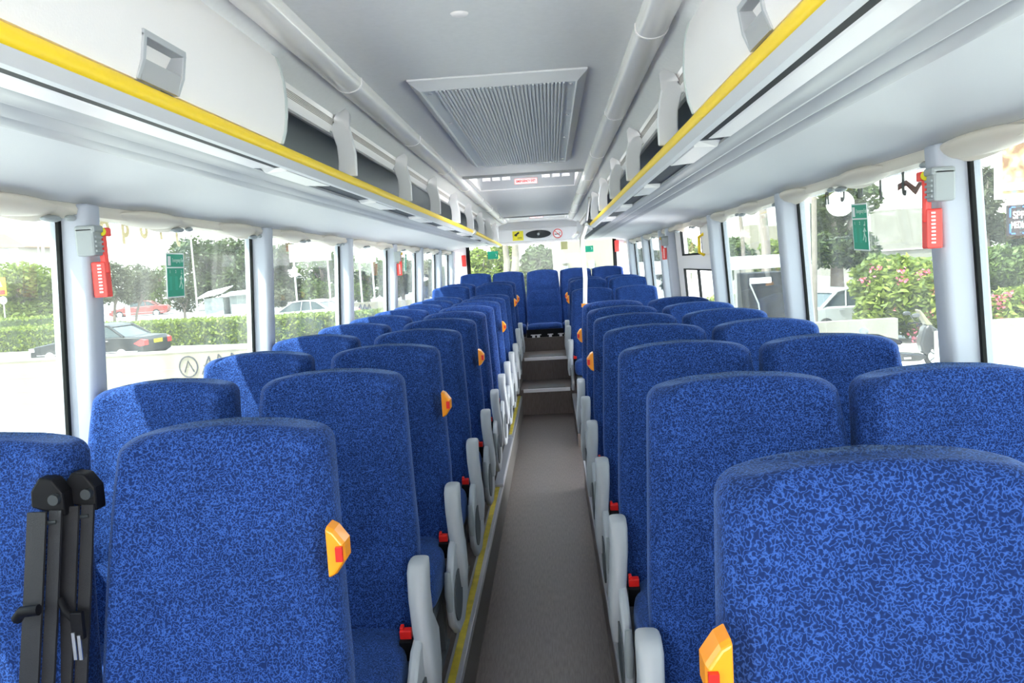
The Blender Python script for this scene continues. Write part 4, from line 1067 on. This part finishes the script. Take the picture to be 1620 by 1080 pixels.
treeat(1640, 480, 300, 50, 60, 'dark tree behind the billboard at the right edge', leaf=LEAF_D, n=4000, size=.2, clumps=9, low=.1)
treeat(1325, 470, 275, 38, 62, 'large dark tree with a thick trunk behind the exit sticker', leaf=LEAF_D, n=11000, size=.16, clumps=16, low=.18, tr=.05)
treeat(1395, 470, 392, 33, 36, 'small broad-leaved tree left of the beige building corner', leaf=LEAF_M, n=2500, size=.15, clumps=7, low=.1)
hedge([(at(1265, 485, 33).x, 33), (at(1360, 485, 32).x, 32)], 1.5, -.9, at(1300, 474, 32).z, 'clipped hedge at the foot of the dark tree on the right', LEAF_Y, 3500, .09)
hedge([(at(1130, 480, 36).x, 36), (at(1262, 480, 34).x, 34)], 1.5, -.9, at(1200, 470, 34).z, 'clipped hedge seen below the bus shelter roof', LEAF_Y, 3000, .09)
cp = at(1345, 505, 27); sedan((cp.x, 27.5, -1.22), math.radians(200), CARWHT, 'white car behind the concrete wall, right of the second right pillar', H=1.5)
# building
t = thing('building', 'plain beige flat-roofed building above the oleander bush', 'building', (at(1425, 400, 60).x, 60, -.8))
p, q = at(1375, 330, 60), at(1560, 400, 60); b = MB(); b.bb(p.x, q.x, 60, 72, -1, at(1420, 331, 60).z); b.build('wall', CONC, t)
p2 = at(1420, 333, 59.9); b = MB(); b.bb(at(1375, 330, 60).x, q.x, 59.9, 60, at(1400, 397, 60).z, at(1400, 395, 60).z); b.build('ledge', HOUSEW, t)
b = MB(); a0 = at(1427, 325, 61); a1 = at(1427, 305, 61); b.tube([(a0.x, 61, a0.z-.3), a1], .08, 6); b.bb(a1.x-1.2, a1.x+1.2, 60.95, 61.05, a1.z-.05, a1.z+.05); b.bb(a0.x-.2, a0.x+.9, 61, 61.8, a0.z-.4, a0.z+.3); b.build('roof_antenna', POLEM, t)
# poles
for px, Y, r, top, lab, m in ((1289, 24.6, .075, 230, 'straight pale lamp post with a white globe in the large right window', PALEBARK), ):
    a0, a1 = at(px, 478, Y), at(px-2, top, Y); b = MB(); b.tube([(a0.x, Y, -1.3), a0, a1], r, 10); t = thing('lamp_post', lab, 'pole', (a0.x, Y, G)); b.build('post', m, t, smooth=60)
    g0 = at(1329, 322, Y); b = MB(); b.ell((g0.x, Y, g0.z), (.39, .39, .37), 24, 14); b.build('globe', translucent('globe_white', (.95, .95, .93), .5), t, smooth=60)
    b = MB(); b.tube([(at(px-1, 262, Y).x, Y, at(px-1, 262, Y).z), (g0.x, Y, g0.z+.75), (g0.x, Y, g0.z+.3)], .03, 8); b.build('arm', m, t, smooth=60)
t = thing('banner_column', 'tall pale blue column beside the second right pillar', 'column', (at(1272, 500, 18).x, 18, G))
a0, a1 = at(1276, 510, 18), at(1268, 280, 18); b = MB(); b.loft([[(a0.x-.10, 18, G), (a0.x+.12, 18, G), (a0.x+.12, 18.2, G), (a0.x-.10, 18.2, G)], [(a1.x-.13, 18, a1.z), (a1.x+.16, 18, a1.z), (a1.x+.16, 18.2, a1.z), (a1.x-.13, 18.2, a1.z)]]); b.build('column', STEELB, t)
# billboard and sign
t = thing('billboard', 'large billboard with a pale picture at the top right edge', 'billboard', (at(1600, 320, 30).x, 30, G))
p, q = at(1577, 232, 30), at(1700, 314, 30)
b = MB(); b.bb(p.x, q.x, 30, 30.2, at(1600, 314, 30).z, p.z+.3); b.build('frame', SIGNW, t)
bm_ = mat('billboard_picture', (.6, .5, .35), .6)
N = bm_.node_tree; v = nd(bm_, 'ShaderNodeTexNoise'); v.inputs['Scale'].default_value = 2.2; co = nd(bm_, 'ShaderNodeTexCoord'); rr = nd(bm_, 'ShaderNodeValToRGB')
N.links.new(co.outputs['Object'], v.inputs['Vector']); N.links.new(v.outputs['Fac'], rr.inputs[0])
rr.color_ramp.elements[0].position = .38; rr.color_ramp.elements[0].color = (.20, .10, .05, 1); rr.color_ramp.elements[1].position = .62; rr.color_ramp.elements[1].color = (.26, .29, .30, 1); e_ = rr.color_ramp.elements.new(.5); e_.color = (.38, .30, .14, 1)
N.links.new(rr.outputs[0], N.nodes['Principled BSDF'].inputs['Base Color'])
b = MB(); b.bb(p.x+.18, q.x-.2, 29.96, 30.0, at(1600, 306, 30).z, p.z+.2); b.build('picture', bm_, t)
b = MB(); b.bb(p.x+.18, q.x-.2, 29.93, 29.96, at(1600, 299, 30).z-.05, at(1600, 289, 30).z); b.build('pale_band', STEELB, t)
b = MB(); b.tube([(q.x-1, 30.1, G), (q.x-1, 30.1, p.z)], .15, 10); b.build('post', POLEM, t)
t = thing('sign_board', 'black and blue SPP MEDIA sign under the billboard', 'sign', (at(1610, 346, 29.8).x, 29.8, 1))
p, q = at(1593, 325, 29.8), at(1650, 370, 29.8); W_ = .74
b = MB(); b.bb(p.x, p.x+W_, 29.75, 29.85, q.z, p.z); b.build('board', SIGNK, t)
b = MB(); z0, z1 = q.z+.05, p.z-.05; x0, x1 = p.x+.05, p.x+W_-.05; hz = (z1-z0)
for xx in (x0, x1-.05):
    b.bb(xx, xx+.05, 29.72, 29.75, z0, z0+hz*.38); b.bb(xx, xx+.05, 29.72, 29.75, z1-hz*.38, z1)
for zz in (z0, z1-.05):
    b.bb(x0, x0+.2, 29.72, 29.75, zz, zz+.05); b.bb(x1-.2, x1, 29.72, 29.75, zz, zz+.05)
b.build('blue_corners', SIGNB, t)
text('SPP', 'lettering', SIGNW, .36, ((x0+x1)/2+.0, 29.74, (z0+z1)/2+.17), (1, 0, 0), (0, 0, 1), t, bold=.008, sx=.78)
text('MEDIA', 'lettering', SIGNW, .32, ((x0+x1)/2+.0, 29.74, (z0+z1)/2-.17), (1, 0, 0), (0, 0, 1), t, bold=.008, sx=.56)

# scooter
def scooter(loc, rz):
    t = thing('motor_scooter', 'dark grey motor scooter with raised windscreen parked in front of the wall', 'scooter')
    for x, nm in ((-.68, 'rear'), (.70, 'front')):
        b = MB(); pts = [(x+.24*math.cos(a), 0, .29+.24*math.sin(a)) for a in [2*PI*k/28 for k in range(29)]]; b.tube(pts, .055, 8); wl = b.build('wheel', TYRE, t, smooth=60)
        b = MB()
        for k in range(5): a = k*2*PI/5; b.tube([(x, 0, .29), (x+.2*math.cos(a), 0, .29+.2*math.sin(a))], .018, 6)
        b.disc((x, -.03, .29), (0, -1, 0), .07, .06, 14); b.build('rim', HAMG, wl)
    grey = mat('scooter_grey', (.028, .028, .031), .35, coat=.4); pale = mat('scooter_silver', (.07, .072, .075), .35)
    b = MB(); b.prism([(-.98, .70), (-.95, .80), (-.55, .72), (-.25, .56), (-.12, .40), (.38, .36), (.45, .28), (.30, .20), (-.35, .20), (-.55, .38), (-.80, .55)], 'y', -.17, .17); b.build('rear_body', grey, t, bevel=.04, smooth=50)
    b = MB(); b.prism([(-.90, .80), (-.85, .86), (-.55, .84), (-.35, .76), (-.18, .72), (-.05, .66), (-.10, .58), (-.45, .68)], 'y', -.14, .14); b.build('saddle', BLACK, t, bevel=.03, smooth=50)
    b = MB(); b.prism([(.35, .36), (.30, .60), (.38, .95), (.50, 1.05), (.66, .92), (.86, .62), (.80, .56), (.56, .50), (.50, .34)], 'y', -.19, .19); b.build('front_shield', grey, t, bevel=.05, smooth=50)
    b = MB(); b.prism([(.50, 1.03), (.66, .92), (.82, .68), (.72, .74), (.56, .86)], 'y', -.205, .205); b.build('headlamp_panel', pale, t, bevel=.02)
    b = MB(); b.prism([(.44, 1.02), (.28, 1.36), (.31, 1.38), (.58, 1.0)], 'y', -.17, .17); b.build('windscreen', mat('scooter_screen', (.22, .20, .13), .15), t, bevel=.02)
    b = MB(); b.tube([(.18, -.34, 1.02), (.32, -.2, 1.06), (.38, 0, 1.02), (.32, .2, 1.06), (.18, .34, 1.02)], .02, 8); hb = b.build('handlebar', BLACK, t, smooth=60)
    for sy in (-1, 1):
        b = MB(); b.tube([(.30, sy*.22, 1.06), (.22, sy*.34, 1.24)], .008, 6); b.ell((.16, sy*.36, 1.27), (.09, .02, .05), 12, 8); b.build('mirror', pale, hb, smooth=60)
    b = MB(); b.tube([(.70, -.08, .29), (.58, -.09, .70)], .022, 8); b.tube([(.70, .08, .29), (.58, .09, .70)], .022, 8); b.build('fork', HAMG, t)
    b = MB(); b.prism([(-.98, .72), (-.97, .79), (-.74, .74), (-.76, .68)], 'y', -.15, .15); b.build('tail_light', RED, t)
    b = MB(); b.tube([(-.80, .10, .86), (-.86, .10, .90)], .02, 6); b.ell((-.87, 0, .92), (.10, .12, .09), 14, 10); b.build('luggage_knob', HAMG, t, smooth=60)
    b = MB(); b.bb(-.05, .10, -.175, -.17, .26, .30); b.build('badge_plate', SIGNW, t)
    t.location = loc; t.rotation_euler = (0, 0, rz); return t
p = at(1431, 585, 19.2); scooter((p.x, 19.2, G), math.radians(-8))

# bus shelter, dark kiosk, trunks and far houses in the third right window
t = thing('bus_shelter', 'white flat shelter roof on thin posts seen through the right windows', 'shelter', (at(1190, 420, 22).x, 22, G))
p, q = at(1040, 404, 22), at(1239, 426, 22)
b = MB(); b.bb(at(985, 410, 22).x, q.x, 22, 24.5, q.z+.06, at(1190, 405, 22).z); b.build('roof', SIGNW, t)
b = MB(); b.bb(at(985, 410, 22).x, q.x, 21.95, 22.0, at(1190, 425, 22).z, at(1190, 420, 22).z); b.build('fascia', LGREY, t)
for px in (1167, 1176, 1100, 1010):
    p = at(px, 480, 22.5); b = MB(); b.bb(p.x-.06, p.x+.06, 22.4, 22.52, G, q.z+.07); b.build('post', POLEM, t)
t = thing('kiosk', 'dark glazed kiosk with a painted pale reflection under the shelter roof', 'kiosk', (at(1212, 500, 20).x, 20, G))
p, q = at(1183, 434, 20), at(1241, 500, 20); b = MB(); b.bb(p.x, q.x+.3, 20, 21.2, G, at(1210, 431, 20).z); b.build('body', mat('kiosk_dark', (.010, .012, .013), .6, spec=.1), t, bevel=.03)
p2, q2 = at(1186, 440, 19.98), at(1220, 447, 19.98); b = MB(); b.bb(p2.x, q2.x, 19.96, 19.99, q2.z, p2.z); b.build('light_panel', SIGNW, t)  # pale reflection on the glazing, put in as a white slab
p2, q2 = at(1184, 440, 19.9), at(1200, 495, 19.9); b = MB(); b.tube([at(1186, 448, 19.95), at(1200, 480, 19.95), at(1203, 500, 19.95)], .02, 6); b.build('rim', HAMG, t)
for px, top, Y, r, lab in ((1208, 300, 34, .20, 'bare grey-brown tree trunk above the shelter roof'), (1172, 300, 36, .09, 'thin pale trunk left of the bare trunk above the shelter')):
    a0, a1 = at(px+5, 480, Y), at(px-4, top, Y); b = MB(); b.tube([(a0.x+.1, Y, -1), a0, a0.lerp(a1, .5)+Vector((.08, 0, 0)), a1], [r*1.1, r, r*.9, r*.7], 10); bare_trunk(b, BARK, lab, a0)
treeat(1165, 450, 365, 55, 32, 'green bush above the shelter roof, left one', leaf=LEAF_M, n=2500, size=.2, clumps=7, low=.02)
treeat(1225, 450, 372, 56, 32, 'green bush above the shelter roof, right one', leaf=LEAF_Y, n=2500, size=.2, clumps=7, low=.02)
p, q = at(1186, 356, 80), at(1202, 376, 80); t = thing('building', 'distant cream and white houses above the shelter roof', 'building', (p.x, 80, 0))
b = MB(); b.bb(p.x, q.x, 80, 84, -1, p.z); b.bb(at(1218, 360, 80).x, at(1236, 360, 80).x, 80, 84, -1, p.z-.2); b.build('cream_block', CREAM, t)
b = MB(); b.bb(at(1150, 340, 90).x, at(1240, 340, 90).x, 90, 95, -1, at(1200, 338, 90).z); b.build('white_block', HOUSEW, t)
treeat(1085, 470, 355, 40, 40, 'dense green tree outside the middle door window', leaf=LEAF_M, n=3500, size=.16, clumps=9, low=.05)
treeat(1030, 470, 372, 42, 34, 'dark tree beyond the rearmost right windows', leaf=LEAF_D, n=2500, size=.16, clumps=7, low=.03)
treeat(990, 470, 385, 44, 26, 'tree beyond the right rear corner of the coach', leaf=LEAF_M, n=2000, size=.16, clumps=7, low=.03)

# ---- behind the rear window
treeat(760, 470, 372, 32, 30, 'yellow-green tree behind the left part of the rear window', leaf=LEAF_Y, n=3500, size=.13, clumps=9, low=.05, squash=1)
treeat(800, 470, 370, 38, 30, 'light leafy tree behind the rear window, right of the yellow-green one', leaf=LEAF_Y, n=4000, size=.13, clumps=9, low=.2, squash=1)
treeat(850, 465, 374, 30, 36, 'dark leafy tree in the middle of the rear window', leaf=LEAF_D, n=5000, size=.11, clumps=10, low=.15, squash=1)
for k, (px, r) in enumerate(((801, .13), (812, .16))):
    a0, a1 = at(px, 455, 28), at(px-3+6*k, 375, 28); b = MB(); b.tube([(a0.x, 28, -1.2), a0, a0.lerp(a1, .5)+Vector((.05, 0, 0)), a1], [r*1.1, r, r*.85, r*.7], 10)
    bare_trunk(b, PALEBARK, ['slim pale trunk left in the rear window', 'thicker pale trunk right of the slim one in the rear window'][k], a0)
a0, a1 = at(884, 450, 20), at(877, 360, 20); b = MB(); b.tube([(a0.x, 20, -1.3), a0, a1], .10, 12); tag(b.build('lamp_post', mat('pale_post', (.30, .27, .25), .8), smooth=60), 'pale thick post right of the middle tree in the rear window', 'pole')
t = thing('building', 'cream building with a small window behind the right half of the rear window', 'building', (at(930, 430, 34).x, 34, -1))
b = MB(); b.bb(at(872, 430, 34).x, at(985, 430, 34).x, 34, 42, -1.3, 6); b.build('wall', mat('building_cream', (.30, .28, .21), .85, var=(.7, .05)), t)
p, q = at(889, 414, 33.9), at(899, 416, 33.9); b = MB(); b.bb(p.x, q.x, 33.7, 34, q.z, p.z); b.build('ledge', TIN, t)
p, q = at(889, 421, 33.9), at(899, 428, 33.9); b = MB(); b.bb(p.x, q.x, 33.95, 34, q.z, p.z); b.build('window', STEELB, t)
p, q = at(931, 412, 33.9), at(941, 424, 33.9); b = MB(); b.bb(p.x, q.x, 33.95, 34, q.z, p.z); b.build('window', TIN, t)
treeat(966, 450, 395, 26, 12, 'narrow yellow-green shrub at the right end of the rear window', leaf=LEAF_Y, n=900, size=.09, clumps=5, low=.05)
